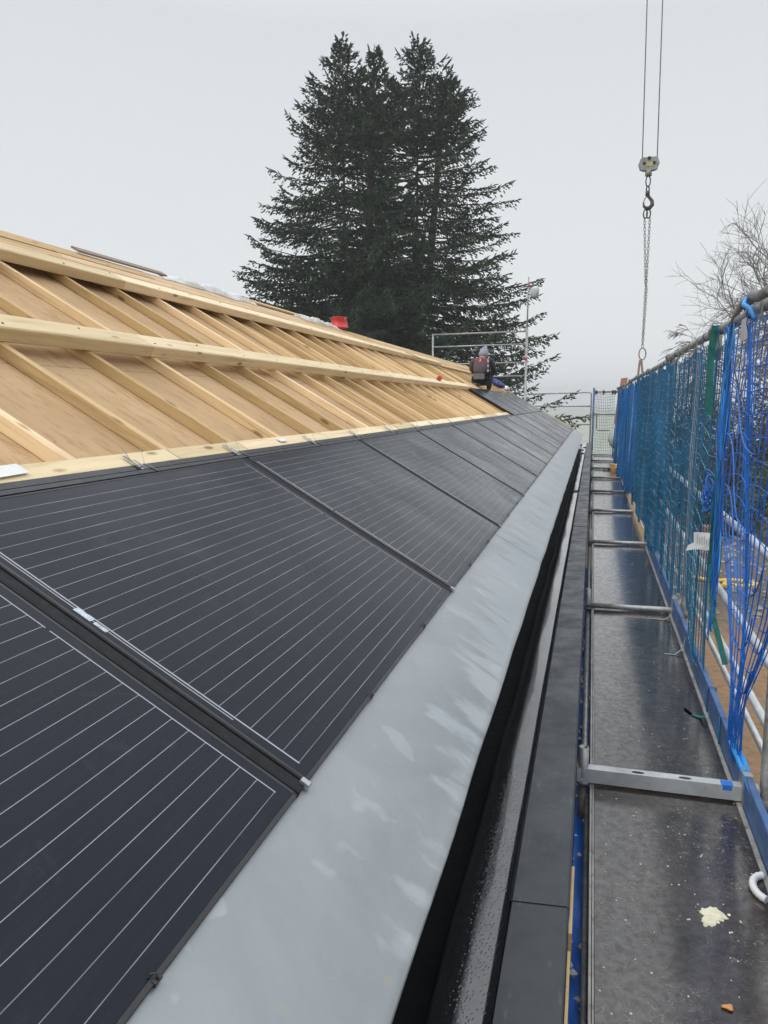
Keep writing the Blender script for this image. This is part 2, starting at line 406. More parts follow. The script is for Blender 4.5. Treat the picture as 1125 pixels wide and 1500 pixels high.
# lower and upper beam, butted lengths
for x0, x1 in ((-2.6, 3.9), (3.903, 9.3), (9.303, 15.6)):
    rb('beam', x0, x1, 2.13, 2.275, -.0305, .040, M['wood_pale'], .006)
for x0, x1 in ((-2.6, 5.2), (5.203, 11.7), (11.703, 17.6)):
    rb('beam', x0, x1, 3.295, 3.435, -.0305, .040, M['wood_pale'], .006)
q = MB(); rng = np.random.RandomState(8)
for s_ in (2.2, 3.365):
    k = -1.90
    while k < 15.5:
        for d_ in (rng.choice([-.035, .03]),): q.tube([(k+rng.uniform(-.01, .01), s_+d_, .0400), (k+rng.uniform(-.01, .01), s_+d_, .0408)], .0055, 6)
        k += .585
q.build('screw_heads', M['galv_old'], house, MR)['kind'] = 'stuff'
# boards up to the ridge
for i, (s0, s1) in enumerate(((3.442, 3.585), (3.595, 3.735), (3.745, 3.89))):
    x = -2.6; 
    while x < YE-.05:
        x1 = min(YE, x+random.uniform(3.2, 4.6))
        rb('roof_board', x, x1-.004, s0, s1, -.0303, -.003+random.uniform(-.004,.006)+.006*(i==0), M['wood_red'] if (i == 0 and x < 9) else M['wood_board'], .002)
        x = x1
rb('roof_board', 17.65, YE, 3.25, 3.437, -.0303, -.004, M['wood_board'], .002)
# pale strip above panels
x = -2.6; i = 0
while x < 15.05:
    x1 = min(15.1, x+(1.15 if i % 2 else .62)); i += 1
    rb('eave_strip', x, x1-.009, 1.150, 1.228, -.0303, -.006+random.uniform(-.002,.002), M['wood_pale'], .002); x = x1
# verge
rb_ = MB(); rb_.box((YE+.002, -.02, -.16), (YE+.03, RS, -.045), 0, .003, 1)
rb_.build('verge_board', M['wood_y'], house, MR)
rb_ = MB(); rb_.box((YE-.09, 2.22, -.03), (YE+.035, RS, .02), 0, .003, 1)
rb_.build('verge_board', M['wood_y'], house, MR)
rb_ = MB(); rb_.box((YE-.02, -.34, -.02), (YE+.035, 1.08, .012), 0, .002, 1)
rb_.build('verge_trim', M['wood_pale'], house, MR)
# black profile above the top edge of the lower row
tp = MB(); tp.box((-2.6, 1.085, -.030), (15.1, 1.105, .004)); tp.box((-2.6, 1.118, -.030), (15.1, 1.146, -.004))
tp.build('top_profile', M['black'], house, MR)
# zinc eave flashing in overlapping sheets
xs = [-2.6, -1.45, 1.62, 4.7, 7.75, 10.8, 13.85, 16.9, 19.95, YE+.02]
lipx, lipz = -.268, CZ-.962
MF = Matrix(((0, -math.cos(A), math.sin(A), lipx), (1, 0, 0, 0), (0, math.sin(A), math.cos(A), lipz), (0, 0, 0, 1)))
for i in range(len(xs)-1):
    q = MB(); off = .0012*(i % 2)
    x0, x1 = xs[i]-.03*(i > 0), xs[i+1]
    nseg = 30; prof = [(0, -.045), (-.001, -.004), (.004, .0)]+[(.02+.325*t/9, .005*math.sin(math.pi*t/9)-.002*t/9) for t in range(10)]
    vs = []; fs = []
    rng = random.Random(i)
    for a in range(nseg+1):
        xx = x0+(x1-x0)*a/nseg
        for bq, (s_, n_) in enumerate(prof):
            wv = .0018*math.sin(xx*5.1+s_*9)+.0012*math.sin(xx*11.3+1.7)
            vs.append((xx, s_+(.0015*math.sin(xx*7) if bq < 3 else 0), n_+off+wv-.003*0))
    np_ = len(prof)
    for a in range(nseg):
        for bq in range(np_-1):
            fs.append((a*np_+bq, (a+1)*np_+bq, (a+1)*np_+bq+1, a*np_+bq+1))
    q.add(vs, fs, True)
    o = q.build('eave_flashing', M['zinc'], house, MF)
    md = o.modifiers.new('t', 'SOLIDIFY'); md.thickness = .001; md.offset = -1; md.use_rim = False
# boarding under flashing
q = MB(); q.box((YS, .02, -.06), (YE, .33, -.02)); q.build('eave_board', M['black'], house, MF)
# gutter trough
gt = MB()
gt.box((-.42, YS, CZ-1.40), (-.395, YE, CZ-1.03))
gt.box((-.395, YS, CZ-1.42), (-.285, YE, CZ-1.38))
gt.build('gutter_trough', M['rubber'], house)
gm = MB()
vs = []; fs = []; n = 120
prof = [(-.282, -1.395), (-.278, -1.225), (-.268, -1.217), (-.22, -1.217), (-.17, -1.215), (-.150, -1.213), (-.147, -1.196)]
for a in range(n+1):
    y = YS+(YE-YS)*a/n
    for bq, (x_, z_) in enumerate(prof):
        vs.append((x_+(.0035*math.sin(y*2.3)+.003*math.sin(y*6.1+1) if bq in (1, 2) else 0), y, CZ+z_+.0012*math.sin(y*4.7+bq)))
for a in range(n):
    for bq in range(len(prof)-1): fs.append((a*7+bq, a*7+bq+1, (a+1)*7+bq+1, (a+1)*7+bq))
gm.add(vs, fs, True); o = gm.build('gutter_lining', M['membrane'], house)
md = o.modifiers.new('t', 'SOLIDIFY'); md.thickness = .002; md.offset = 1; md.use_rim = False
# fascia cap, sheets with lap joints
ys = [-2.6, 1.78, 4.75, 7.7, 10.7, 13.7, 16.7, 19.7, YE]
for i in range(len(ys)-1):
    q = MB(); o_ = .0025*(i % 2)
    q.extrude_y([(-.152-o_, CZ-1.215), (-.150-o_, CZ-1.203+o_), (-.146, CZ-1.199+o_), (-.017, CZ-1.192+o_), (-.013+o_, CZ-1.196), (-.013+o_, CZ-1.45)], ys[i]-.04*(i > 0), ys[i+1], .0012)
    q.build('fascia_cap', M['slate'], house)
q = MB(); q.box((-.140, YS, CZ-1.44), (-.017, YE, CZ-1.215)); q.build('fascia_board', M['wood_old'], house)
q = MB()
for (y0, y1, dx) in ((.2, 1.62, .012), (1.68, 1.95, .016)): q.box((-.0115, y0, CZ-1.30), (-.010+dx*.4, y1, CZ-1.215))
q.build('edge_lath', M['wood_x'], house)
# debris in the gutter far end
q = MB()
for (x_, y_, s_) in ((-.2, 10.9, .05), (-.21, 19.2, .06), (-.23, 20.6, .05), (-.2, 21.8, .07), (-.24, 17.2, .04)):
    for k in range(5):
        a = random.uniform(0, 6.28); c = Vector((x_+random.uniform(-.02,.02), y_+random.uniform(-.08,.08), CZ-1.21))
        d = Vector((math.cos(a), math.sin(a), .25))*s_; e = Vector((-math.sin(a), math.cos(a), .3))*s_*.5
        q.add([c-d, c+e, c+d, c-e], [(0,1,2,3)])
q.build('wet_leaves', M['rubber'], house)
# metal hooks and wires over the strip
hk = MB()
hk.box((-.012, 1.10, .000), (.012, 1.245, .004)); hk.box((.035, 1.10, .000), (.045, 1.20, .003))
hk.tube([(-.02, 1.12, .004), (.03, 1.13, .018), (.07, 1.10, .012), (.09, 1.06, .006)], .004, 6)
hk.tube([(.0, 1.20, .004), (.01, 1.26, .025), (-.015, 1.30, .05)], .0018, 5)
hk.tube([(.02, 1.10, .004), (.06, 1.16, .03), (.09, 1.22, .06)], .0015, 5)
h0 = hk.build('roof_hook', M['galv'], house, MR @ Matrix.Translation((2.38, 0, .001)))
h0.data.transform(Matrix.Translation((0, 1.125, 0)) @ Matrix.Diagonal((.62, .62, .62, 1)) @ Matrix.Translation((0, -1.125, 0)))
for x in (3.22, 4.05, 4.95, 5.9, 6.75, 7.6, 8.6, 10.2, 11.9):
    c = h0.copy(); COL.objects.link(c); c.parent = house; c.matrix_basis = MR @ Matrix.Translation((x+random.uniform(-.08,.08), 0, .001))
q = MB(); q.box((0, 0, 0), (.16, .05, .0012)); q.build('paper_label', M['white'], house, MR @ Matrix.Translation((1.72, 1.165, .0)) @ Matrix.Rotation(.05, 4, 'Z'))
q = MB(); q.box((0, 0, 0), (.09, .03, .0012)); q.build('paper_label', M['white'], house, MR @ Matrix.Translation((3.75, 1.17, .001)))

# ------------------------------------------------------------------ solar panels
PY0, DP = 1.40, 1.755
def panel_proto(label):
    t = thing('solar_panel', label, 'solar panel', MR, 'solar panels laid in rows on the roof')
    q = MB(); q.box((.036, .006, -.012), (DP-.036, 1.074, 0)); 
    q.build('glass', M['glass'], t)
    gl = t.children[0]; gl.data.transform(Matrix.Translation((-.036, -.006, 0))); gl.location = (.036, .006, 0)
    f = MB()
    f.box((.028, -.004, -.03), (DP-.028, .0055, .0012), 0, .001, 0); f.box((.028, 1.0745, -.03), (DP-.028, 1.084, .0012), 0, .001, 0)
    f.box((.027, -.003, -.03), (.0355, 1.083, .0012), 0, .001, 1); f.box((DP-.0355, -.003, -.03), (DP-.027, 1.083, .0012), 0, .001, 1)
    f.build('frame', M['black'], t)
    j = MB()
    j.box((-.026, -.004, -.03), (.026, 1.083, -.010))
    j.box((-.025, -.006, -.010), (-.019, 1.083, .003), 0, .001, 1); j.box((-.016, -.004, -.012), (.015, 1.083, .0005), 0, .001, 1); j.box((.018, -.006, -.010), (.024, 1.083, .003), 0, .001, 1)
    jo = j.build('joint_profile', M['rubber'], t)
    e = MB(); e.box((.008, -.014, -.006), (.024, .010, .007), 0, .002, 0); e.build('end_clip', M['steel'], jo)
    for cx_ in (.52, 1.20):
        cm = MB(); cm.box((-.014, -.012, -.008), (.014, .004, .004), 0, .002, 0); cm.tube([(0, -.008, .004), (.004, .004, .012), (-.006, .016, .008)], .003, 5)
        cm.build('edge_clip', M['black'], t, Matrix.Translation((cx_, 0, 0)) @ Matrix.Scale(.6, 4))
    return t
p0 = panel_proto('nearest black solar panel, cut off by the bottom left corner of the picture')
p0.matrix_basis = MR @ Matrix.Translation((PY0-DP, 0, 0))
nlow = int(round((YE-PY0)/DP))
dup(p0, MR @ Matrix.Translation((PY0-2*DP, 0, 0)), label='black solar panel beside the nearest one, almost outside the picture at the left')
for i in range(nlow):
    nm = 'large black solar panel with a pale sticker on its left edge' if i == 0 else \
         'black lower row solar panel, %s beyond the one with the sticker' % ORD[i-1]
    x = PY0+DP*i
    if x+DP > YE+.01: break
    c = dup(p0, MR @ Matrix.Translation((x, 0, 0)), label=nm)
    if i == 0:
        q = MB(); q.box((0, 0, 0), (.018, .05, .0006)); q.box((0, -.045, 0), (.012, -.008, .0006))
        q.build('sticker', M['label'], c, Matrix.Translation((.047, .60, .0003)))
for i in range(5):
    dup(p0, MR @ Matrix.Translation((PY0+DP*(8+i), 1.097, .002)), label=('black solar panel at the open left end of the short upper row' if i == 0 else
        'black solar panel in the short upper row, %s to the right of its open end' % ORD[i-1]))

# ------------------------------------------------------------------ things on the roof
def on_roof(y, s, n=0): return MR @ Matrix.Translation((y, s, n))
q = MB(); q.box((0, -.04, 0), (1.35, .04, .016), 0, .003, 0)
tag(q.build('loose_board', M['wood_old'], None, on_roof(5.35, 3.90, .012) @ Matrix.Rotation(.03, 4, 'Z')), 'weathered brown board lying loose along the ridge at the left', 'board')
def crumple(name, label, cat, x0, x1, s, mat, wid=.12, hgt=.05, seed=1):
    rng = np.random.RandomState(seed); q = MB(); nx, ny = 40, 9
    vs = []; 
    for a in range(nx+1):
        t = a/nx
        for b_ in range(ny):
            u = b_/(ny-1)
            env = (math.sin(math.pi*u)**.6)*(math.sin(math.pi*min(1, max(0, t)))**.4)
            vs.append((x0+(x1-x0)*t, s+(u-.5)*wid*(1+.3*math.sin(t*9+seed))+.02*math.sin(t*17), hgt*env*(.6+.4*math.sin(t*23+u*5)+.35*rng.rand())))
    fs = [(a*ny+b_, (a+1)*ny+b_, (a+1)*ny+b_+1, a*ny+b_+1) for a in range(nx) for b_ in range(ny-1)]
    fs.append(tuple(range(0, ny))); 
    q.add(vs, fs, True)
    return tag(q.build(name, mat, None, MR @ Matrix.Translation((0, 0, .002))), label, cat)
crumple('plastic_sheet', 'crumpled white plastic sheet on the ridge right of the brown board', 'plastic sheet', 6.6, 8.7, 3.90, M['white'], .10, .045, 2)
crumple('plastic_sheet', 'crumpled white plastic sheet on the ridge touching the red bucket', 'plastic sheet', 9.9, 11.75, 3.90, M['white'], .09, .045, 5)
q = MB(); q.box((0, -.03, 0), (2.2, .03, .02), 0, .002, 0)
tag(q.build('loose_board', M['wood_board'], None, on_roof(8.5, 3.93, .004)), 'thin pale lath on the ridge between the two white plastic sheets', 'board')
# red bucket lying by the ridge
rbk = thing('bucket', 'red plastic bucket lying upside down at the ridge in front of the dark spruce', 'bucket', loc=P(12.0, 3.95, .0))
q = MB(); n = 20; vs = []
for (r_, z_) in ((.14, 0), (.12, .15), (.125, .152), (.125, .165), (.115, .165), (.138, .01)):
    for k in range(n): a = 2*math.pi*k/n; vs.append((r_*math.cos(a), r_*math.sin(a), z_))
fs = [(i*n+k, i*n+(k+1) % n, (i+1)*n+(k+1) % n, (i+1)*n+k) for i in range(5) for k in range(n)]+[tuple(range(n)), tuple(range(5*n, 6*n))]
q.add(vs, fs, True); q.build('body', M['red'], rbk)
q = MB(); q.tube([(.126*math.cos(a), .126*math.sin(a)*.3-.09, .155-.08*math.sin(a)) for a in np.linspace(0, math.pi, 14)], .004, 6); q.build('handle', M['steel'], rbk)
# green tuft and red tool near the lower beam
tl = thing('cordless_drill', 'small red and black power tool lying on the lower beam', 'power tool', on_roof(12.55, 2.24, .031))
q = MB(); q.tube([(0, 0, .05), (.12, 0, .05), (.2, 0, .05)], [.032, .034, .016], 10); q.box((.02, -.02, -.0), (.06, .02, .03), 0, .004, 2); q.build('body', M['red'], tl)
q = MB(); q.box((-.01, -.035, .0), (.10, .035, .022), 0, .005, 0); q.build('battery', M['black'], tl)
tw = thing('cable', 'thin lime green cable lying beside the lower beam', 'cable', on_roof(10.6, 2.30, 0))
q = MB(); q.tube([(i*.06, .02*math.sin(i*1.3)+.03, .02*abs(math.sin(i*.9))) for i in range(14)], .006, 6); q.build('cord', simple('lime_cord', (.25, .42, .05), .5), tw)
# yellow tape line near worker
q = MB(); q.tube([tuple(P(14.4+.28*i, 3.45-.085*i, .03+.02*math.sin(i)) ) for i in range(14)], .006, 6)
tag(q.build('hose', simple('olive_hose', (.22, .24, .05), .5)), 'thin yellow green hose running down the boards left of the worker', 'hose')
# blue sacks right of worker
def lump(name, label, cat, c, r, mat, seed, parts=5, flat=.45):
    rng = np.random.RandomState(seed); q = MB()
    nu, nv = 18, 10; vs = []
    for a in range(nv+1):
        th = math.pi*a/nv
        for b_ in range(nu):
            ph = 2*math.pi*b_/nu
            rr = 1+.22*math.sin(3*ph+seed)*math.sin(th)+.12*math.sin(7*ph+th*5)+.08*rng.randn()
            vs.append((r*rr*math.sin(th)*math.cos(ph), r*.7*rr*math.sin(th)*math.sin(ph), r*flat*rr*math.cos(th)+r*flat))
    fs = [(a*nu+b_, a*nu+(b_+1) % nu, (a+1)*nu+(b_+1) % nu, (a+1)*nu+b_) for a in range(nv) for b_ in range(nu)]
    q.add(vs, fs, True)
    return tag(q.build(name, mat, None, c), label, cat)
lump('plastic_sack', 'crumpled dark blue sack on the boards right of the kneeling worker', 'sack', on_roof(22.6, 2.50, 0), .34, simple('deep_blue_film', (.006, .03, .20), .4, 0, .4, 6, bmp=.5), 3, 5, .26)
lump('plastic_sack', 'small white sack lying against the dark blue sack', 'sack', on_roof(23.3, 2.30, 0), .15, M['white'], 4)
lump('work_glove', 'small orange red rag on the boards between the worker and the blue sack', 'rag', on_roof(20.6, 2.85, 0), .12, simple('orange_rag', (.5, .12, .05), .8), 8, 3, .3)

# ------------------------------------------------------------------ worker
def skinned(name, joints, edges, mat, parent, sub=2, root=0, matf=None):
    me = bpy.data.meshes.new(name); me.from_pydata([j[:3] for j in joints], edges, []); me.update()
    o = bpy.data.objects.new(name, me); COL.objects.link(o)
    md = o.modifiers.new('s', 'SKIN'); md.use_smooth_shade = True
    for i, j in enumerate(joints):
        r = j[3]; me.skin_vertices[0].data[i].radius = r if isinstance(r, tuple) else (r, r)
        me.skin_vertices[0].data[i].use_root = (i == root)
    s = o.modifiers.new('d', 'SUBSURF'); s.levels = sub; s.render_levels = sub
    dg = bpy.context.evaluated_depsgraph_get(); dg.update()
    nm = bpy.data.meshes.new_from_object(o.evaluated_get(dg)); o.modifiers.clear(); o.data = nm
    nm.materials.clear()
    for mm in (mat if isinstance(mat, list) else [mat]): nm.materials.append(mm)
    for p in nm.polygons:
        p.use_smooth = True; p.material_index = matf(p.center) if matf else 0
    o.parent = parent
    return o
wk = thing('person', 'worker in a hooded grey jacket with red shoulders kneeling on the roof', 'person', loc=P(18.3, 2.33, -.03))
# local: +y away from the camera, z up
body_j = [(0,.04,.26,.085),(0,.07,.42,.085),(.01,.13,.58,.10),(.015,.2,.70,.07),(.02,.26,.78,.055),(.035,.30,.86,.085),(.04,.31,.93,.07),
          (-.19,.17,.64,.055),(-.25,.26,.44,.042),(-.16,.46,.30,.032),(-.12,.52,.27,.028),
          (.21,.17,.64,.055),(.27,.24,.44,.042),(.20,.44,.26,.032),(.17,.50,.22,.028),
          (-.13,.14,.20,.07),(-.16,.38,.08,.05),(-.14,.10,.05,.04),(-.13,-.10,.05,.035),(-.13,-.06,-.03,.035),
          (.12,.18,.24,.07),(.17,.42,.26,.05),(.16,.34,.06,.05),(.16,.28,-.10,.04),(.16,.38,-.13,.035)]
body_e = [(0,1),(1,2),(2,3),(3,4),(4,5),(5,6),(2,7),(7,8),(8,9),(9,10),(2,11),(11,12),(12,13),(13,14),(0,15),(15,16),(16,17),(17,18),(18,19),(0,20),(20,21),(21,22),(22,23),(23,24)]
skinned('body', body_j, body_e, [M['skin'], M['dark_cloth']], wk, 2, 0, lambda c: 1 if c.z < .66 else 0)
skinned('trousers', [(0,.0,.17,.175),(-.13,.14,.19,.115),(-.17,.38,.09,.09),(-.14,.10,.05,.07),(-.13,-.05,.05,.055),(.12,.18,.23,.115),(.17,.42,.26,.09),(.16,.34,.06,.07),(.16,.30,-.05,.06)],
        [(0,1),(1,2),(2,3),(3,4),(0,5),(5,6),(6,7),(7,8)], M['dark_cloth'], wk)
jk = skinned('jacket', [(0,.02,.26,(.165,.13)),(0,.03,.42,(.20,.16)),(.005,.10,.56,(.21,.16)),(.015,.17,.70,(.15,.14))],
        [(0,1),(1,2),(2,3)], [M['jacket'], M['jacket_red']], wk, 3, 0, lambda c: 1 if (c.z > .56 and c.z < .72 and c.y < .12) else 0)
for s_, jj in ((-1, [(-.13,.14,.65,.085),(-.20,.17,.63,.08),(-.265,.26,.45,.062),(-.175,.44,.31,.05)]), (1, [(.14,.14,.65,.085),(.22,.17,.63,.08),(.285,.24,.45,.062),(.21,.42,.28,.05)])):
    skinned('sleeve', jj, [(0,1),(1,2),(2,3)], M['dark_cloth'] if s_ > 0 else M['jacket'], wk)
skinned('hood', [(.02,.21,.70,.13),(.035,.25,.80,.13),(.045,.28,.90,.095),(.05,.29,.975,.03)], [(0,1),(1,2),(2,3)], M['hood'], wk)
q = MB(); q.box((-.15, -.152, .19), (.11, -.130, .32), 0, .01, 0); q.build('back_pocket', M['jacket_pale'], jk)
q = MB()
for z_ in (.36, .47, .58): q.box((.165, -.105, z_), (.20, -.05, z_+.06), 0, .004, 2)
q.build('reflective_patch', M['reflect'], jk)
q = MB(); q.box((-.02, -.080, .655), (.02, -.072, .667)); q.add([(.008,-.081,.657),(.02,-.081,.657),(-.005,-.087,.622),(-.018,-.087,.622)], [(0,1,2,3)]); q.box((-.02, -.092, .61), (.022, -.084, .622))
q.build('back_mark', M['white'], jk)
for x_, y_, z_ in ((-.13, -.10, .045), (.16, .30, -.10)):
    q = MB(); q.box((x_-.04, y_-.05, z_-.06), (x_+.045, y_+.06, z_+.05), 0, .02, 2); q.box((x_-.048, y_-.06, z_-.075), (x_+.048, y_+.17, z_-.055), 0, .006, 1); q.build('boot', M['boot'], wk)
for fx, fy, fz, sg in ((-.12, .52, .27, -1), (.17, .50, .22, 1)):
    jj = [(fx, fy, fz, .026)]; ee = []
    for f_ in range(5):
        a = (f_-2)*.016 if f_ < 4 else -.03*sg
        i0 = len(jj); l_ = (.035, .042, .04, .032, .022)[f_]
        jj += [(fx+a, fy+.03, fz-.008, .0085), (fx+a*1.15, fy+.03+l_, fz-.02, .0075), (fx+a*1.15, fy+.03+l_*1.3, fz-.05, .0065)]
        ee += [(0, i0), (i0, i0+1), (i0+1, i0+2)]
    skinned('hand', jj, ee, M['skin'], wk, 1)

# ------------------------------------------------------------------ scaffold
BAYS = [-2.6, .3, 3.2, 6.1, 9.0, 11.7, 14.3, 16.9, 19.4, 21.9, 24.4]
DZ = CZ-1.6
def frame_bay(i, y):
    where = ['behind the camera','beneath the camera','nearest in view at the bottom right','second from the camera','third from the camera','fourth from the camera','fifth from the camera','sixth from the camera','seventh from the camera','eighth from the camera','at the far end of the walkway'][i]
    t = thing('scaffold_portal', 'galvanised scaffold portal crossing the walkway, ' + where, 'scaffold frame', loc=(0, y, 0), group='scaffold portals across the walkway')
    q = MB()
    q.tube([(.725, 0, 0), (.725, 0, CZ+.36)], .0242, 14)
    q.build('standard', M['galv_old'], t)
    q = MB(); q.tube([(.018, 0, 0), (.018, 0, DZ+.0)], .0215, 14); q.build('standard', M['galv_old'], t)
    q = MB()
    if i == 2:
        x0, x1, z0, z1 = -.012, .70, DZ+.012, DZ+.072
        hz = [(.235, 0), (.42, 0)]
        # top face with two real oval holes: strips around octagon-like slots
        q.box((x0, -.024, z0), (x1, -.021, z1)); q.box((x0, .021, z0), (x1, .024, z1)); q.box((x0, -.021, z0), (x1, .021, z0+.003))
        segs = [(x0, hz[0][0]-.035), (hz[0][0]+.035, hz[1][0]-.035), (hz[1][0]+.035, x1)]
        for a, b_ in segs: q.box((a, -.021, z1-.003), (b_, .021, z1-.0005))
        for hx, hy in hz:
            n = 24; inn = [(hx+.026*math.cos(2*math.pi*k/n), .012*math.sin(2*math.pi*k/n)) for k in range(n)]
            out = []
            for k in range(n):
                c_, s_ = math.cos(2*math.pi*k/n), math.sin(2*math.pi*k/n); mxx = max(abs(c_)/.035, abs(s_)/.021); out.append((hx+c_/mxx, s_/mxx))
            vs = [(x, y_, z1-.0005) for x, y_ in inn]+[(x, y_, z1-.0005) for x, y_ in out]+[(x, y_, z1-.004) for x, y_ in inn]
            q.add(vs, [(k, (k+1) % n, n+(k+1) % n, n+k) for k in range(n)]+[(k, 2*n+k, 2*n+(k+1) % n, (k+1) % n) for k in range(n)])
        q.build('transom', M['galv_light'], t)
        q = MB(); q.box((.555, -.0245, z1-.001), (.60, .02, z1+.0006)); q.box((.56, -.0255, z1-.02), (.595, -.0245, z1)); q.build('paint_mark', simple('blue_mark', (.02, .14, .5), .6), t)
    else:
        q.tube([(-.004, 0, DZ+.026), (.60, 0, DZ+.03), (.70, 0, DZ+.026)], .021, 12); q.build('transom', M['galv'] if i < 6 else M['galv_old'], t)
    q = MB()
    n = 16; vs = []
    for (r_, z_) in ((.0215, DZ+.03), (.0215, DZ+.16), (.0165, DZ+.16), (.0165, DZ+.04)):
        for k in range(n): a = 2*math.pi*k/n; vs.append((.014+r_*math.cos(a), -.004+r_*math.sin(a), z_))
    q.add(vs, [(a*n+k, a*n+(k+1) % n, (a+1)*n+(k+1) % n, (a+1)*n+k) for a in range(3) for k in range(n)]+[tuple(range(3*n, 4*n))], True)
    q.build('spigot', M['galv'], t)
    q = MB(); q.tube([(.018, 0, DZ-.005), (.018, 0, DZ+.012)], .030, 14); q.build('collar', M['galv_old'], t)
    q = MB(); q.tube([(.725, 0, DZ-.02), (.725, 0, DZ+.03)], .031, 14); q.build('collar', M['galv_old'], t)
    return t
for i, y in enumerate(BAYS): frame_bay(i, y)
for i in range(len(BAYS)-1):
    y0, y1 = BAYS[i]+.006, BAYS[i+1]-.006
    if i == 0: y0 = -2.5
    lab = ['under and behind the camera', 'with the cream mortar splat, at the bottom right', 'between the flat transom and the first round tube'][i] if i < 3 else '%s beyond the one with the mortar splat' % ORD[i-2]
    t = thing('scaffold_deck', 'dark wet plywood scaffold deck ' + lab, 'scaffold deck', loc=(0, y0, DZ), group='scaffold decks of the walkway')
    Ln = y1-y0
    q = MB(); q.box((.062, 0, -.012), (.612, Ln, 0)); q.build('board', M['deck'], t)
    q = MB(); q.box((.044, 0, -.07), (.052, Ln, .005), 0, .001, 1); q.box((.054, 0, -.07), (.060, Ln, .003), 0, .001, 1); q.build('side_rail', M['alu'], t)
    q = MB(); q.box((.614, 0, -.07), (.632, Ln, .005), 0, .001, 1); q.build('side_rail', M['alu'], t)
    q = MB(); q.box((.050, 0, -.06), (.056, Ln, -.008)); q.build('core', M['brown'], t)
    if i == 1:
        rng = np.random.RandomState(3); q = MB(); n = 46
        cx_, cy_ = .415, 2.41-y0
        pts = [(cx_+(.030+.010*math.sin(3*a+1)+.0028*rng.randn())*math.cos(a)*1.25, cy_+(.046+.016*math.sin(2*a)+.004*rng.randn())*math.sin(a)) for a in np.linspace(0, 2*math.pi, n, endpoint=False)]
        vs = [(x, y, .0004) for x, y in pts]+[(cx_+(x-cx_)*.9, cy_+(y-cy_)*.9, .003) for x, y in pts]+[(cx_, cy_, .004)]
        q.add(vs, [(k, (k+1) % n, n+(k+1) % n, n+k) for k in range(n)]+[(n+k, n+(k+1) % n, 2*n) for k in range(n)], False)
        for k in range(16):
            x, y = cx_+rng.uniform(-.02,.09), cy_+rng.uniform(-.03,.03); r_ = rng.uniform(.0015,.005); q.box((x-r_, y-r_*1.3, 0), (x+r_, y+r_, .002))
        q.build('mortar_splat', M['paint'], t)
        q = MB()
        for k in range(60):
            x, y = rng.uniform(.08, .6), rng.uniform(1.1, 2.8); r_ = rng.uniform(.001,.0028); q.box((x-r_, y-r_*1.3, 0), (x+r_, y+r_, .0015))
        q.build('grit', M['paint'], t)['kind'] = 'stuff'
tag(lump('orange_peel', 'small orange brown scrap on the nearest deck below the mortar splat', 'scrap', Matrix.Translation((.405, 2.02, DZ+.001)), .014, simple('peel', (.55, .26, .09), .7), 11, 3, .3), None, None)
# small white cable piece
q = MB(); pts = []
for a in np.linspace(-2.6, 1.0, 22): pts.append((.595-.035+.05*math.cos(a+3.6), 2.60+.052*math.sin(a+3.6), DZ+.013+.012*(a+2.6)/3.6))
pts = [(.625+.055*math.cos(a), 2.59+.075*math.sin(a), DZ+.012) for a in np.linspace(1.75, 4.2, 22)]
rr = [.0115+(.0018 if k % 2 else 0) for k in range(22)]
q.tube(pts, rr, 10)
tag(q.build('corrugated_hose', M['white']), 'short curved piece of white ribbed hose at the right edge of the nearest deck', 'hose')
# ledger tubes in the gap along the decks
for i in range(len(BAYS)-1):
    q = MB(); y0, y1 = BAYS[i]+.09, BAYS[i+1]-.03
    if i == 0: continue
    xx = .034 if i == 1 else .020; q.tube([(xx, y0, DZ-.045), (xx, y1, DZ-.045)], .009 if i == 1 else .016, 12)
    tag(q.build('scaffold_tube', M['galv_old'] if i == 1 else M['galv']), 'thin scaffold tube along the house side of the %s deck from the camera' % ORD[i-1], 'tube', 'ledger tubes on the house side')
# toe boards
for i in range(1, len(BAYS)-1):
    y0, y1 = BAYS[i]+.02, BAYS[i+1]-.02
    q = MB(); q.box((-.014, 0, 0), (.014, y1-y0, .15), 0, .003, 1)
    t = thing('toe_board', 'blue toe board along the right side of the %s deck from the camera' % ORD[i-1], 'toe board', loc=(.649, y0, DZ-.02), group='blue toe boards')
    q.build('board', M['blue_steel'], t)
    q = MB(); q.box((-.017, -.01, -.0), (.017, .03, .153)); q.box((-.017, y1-y0-.03, 0), (.017, y1-y0+.01, .153)); q.build('end_fitting', M['galv'], t)
    if i == 2:
        for yy in (.52, .92):
            q = MB(); q.tube([(.019, yy, .0), (.019, yy, .155), (-.019, yy+.01, .157), (-.02, yy, .05), (-.02, yy-.01, 0)], .004, 6); q.build('tie_cord', M['net_teal'], t)
# outer guard tubes
def gtube(label, pts, r=.0242, mat='galv_light', name='guard_rail', group='guard tubes outside the net'):
    q = MB(); q.tube(pts, r, 12); return tag(q.build(name, M[mat]), label, 'guard rail', group)
for i in range(1, len(BAYS)-1):
    y0, y1 = BAYS[i], BAYS[i+1]
    gtube('upper grey guard tube outside the net beside the %s deck from the camera' % ORD[i-1], [(.765, y0, CZ-.66), (.765, y1-.004, CZ-.66)], .022)
    gtube('lower grey guard tube outside the net beside the %s deck from the camera' % ORD[i-1], [(.765, y0, CZ-1.10), (.765, y1-.004, CZ-1.10)], .022)
gtube('thin slanting scaffold tube outside the net, lower than the walkway', [(.80, 3.0, CZ-1.42), (1.05, 9.0, CZ-1.9)], .021)
gtube('long lower ledger tube outside the net below the walkway', [(1.0, 3.3, CZ-1.95), (1.0, 12, CZ-1.95)], .021)
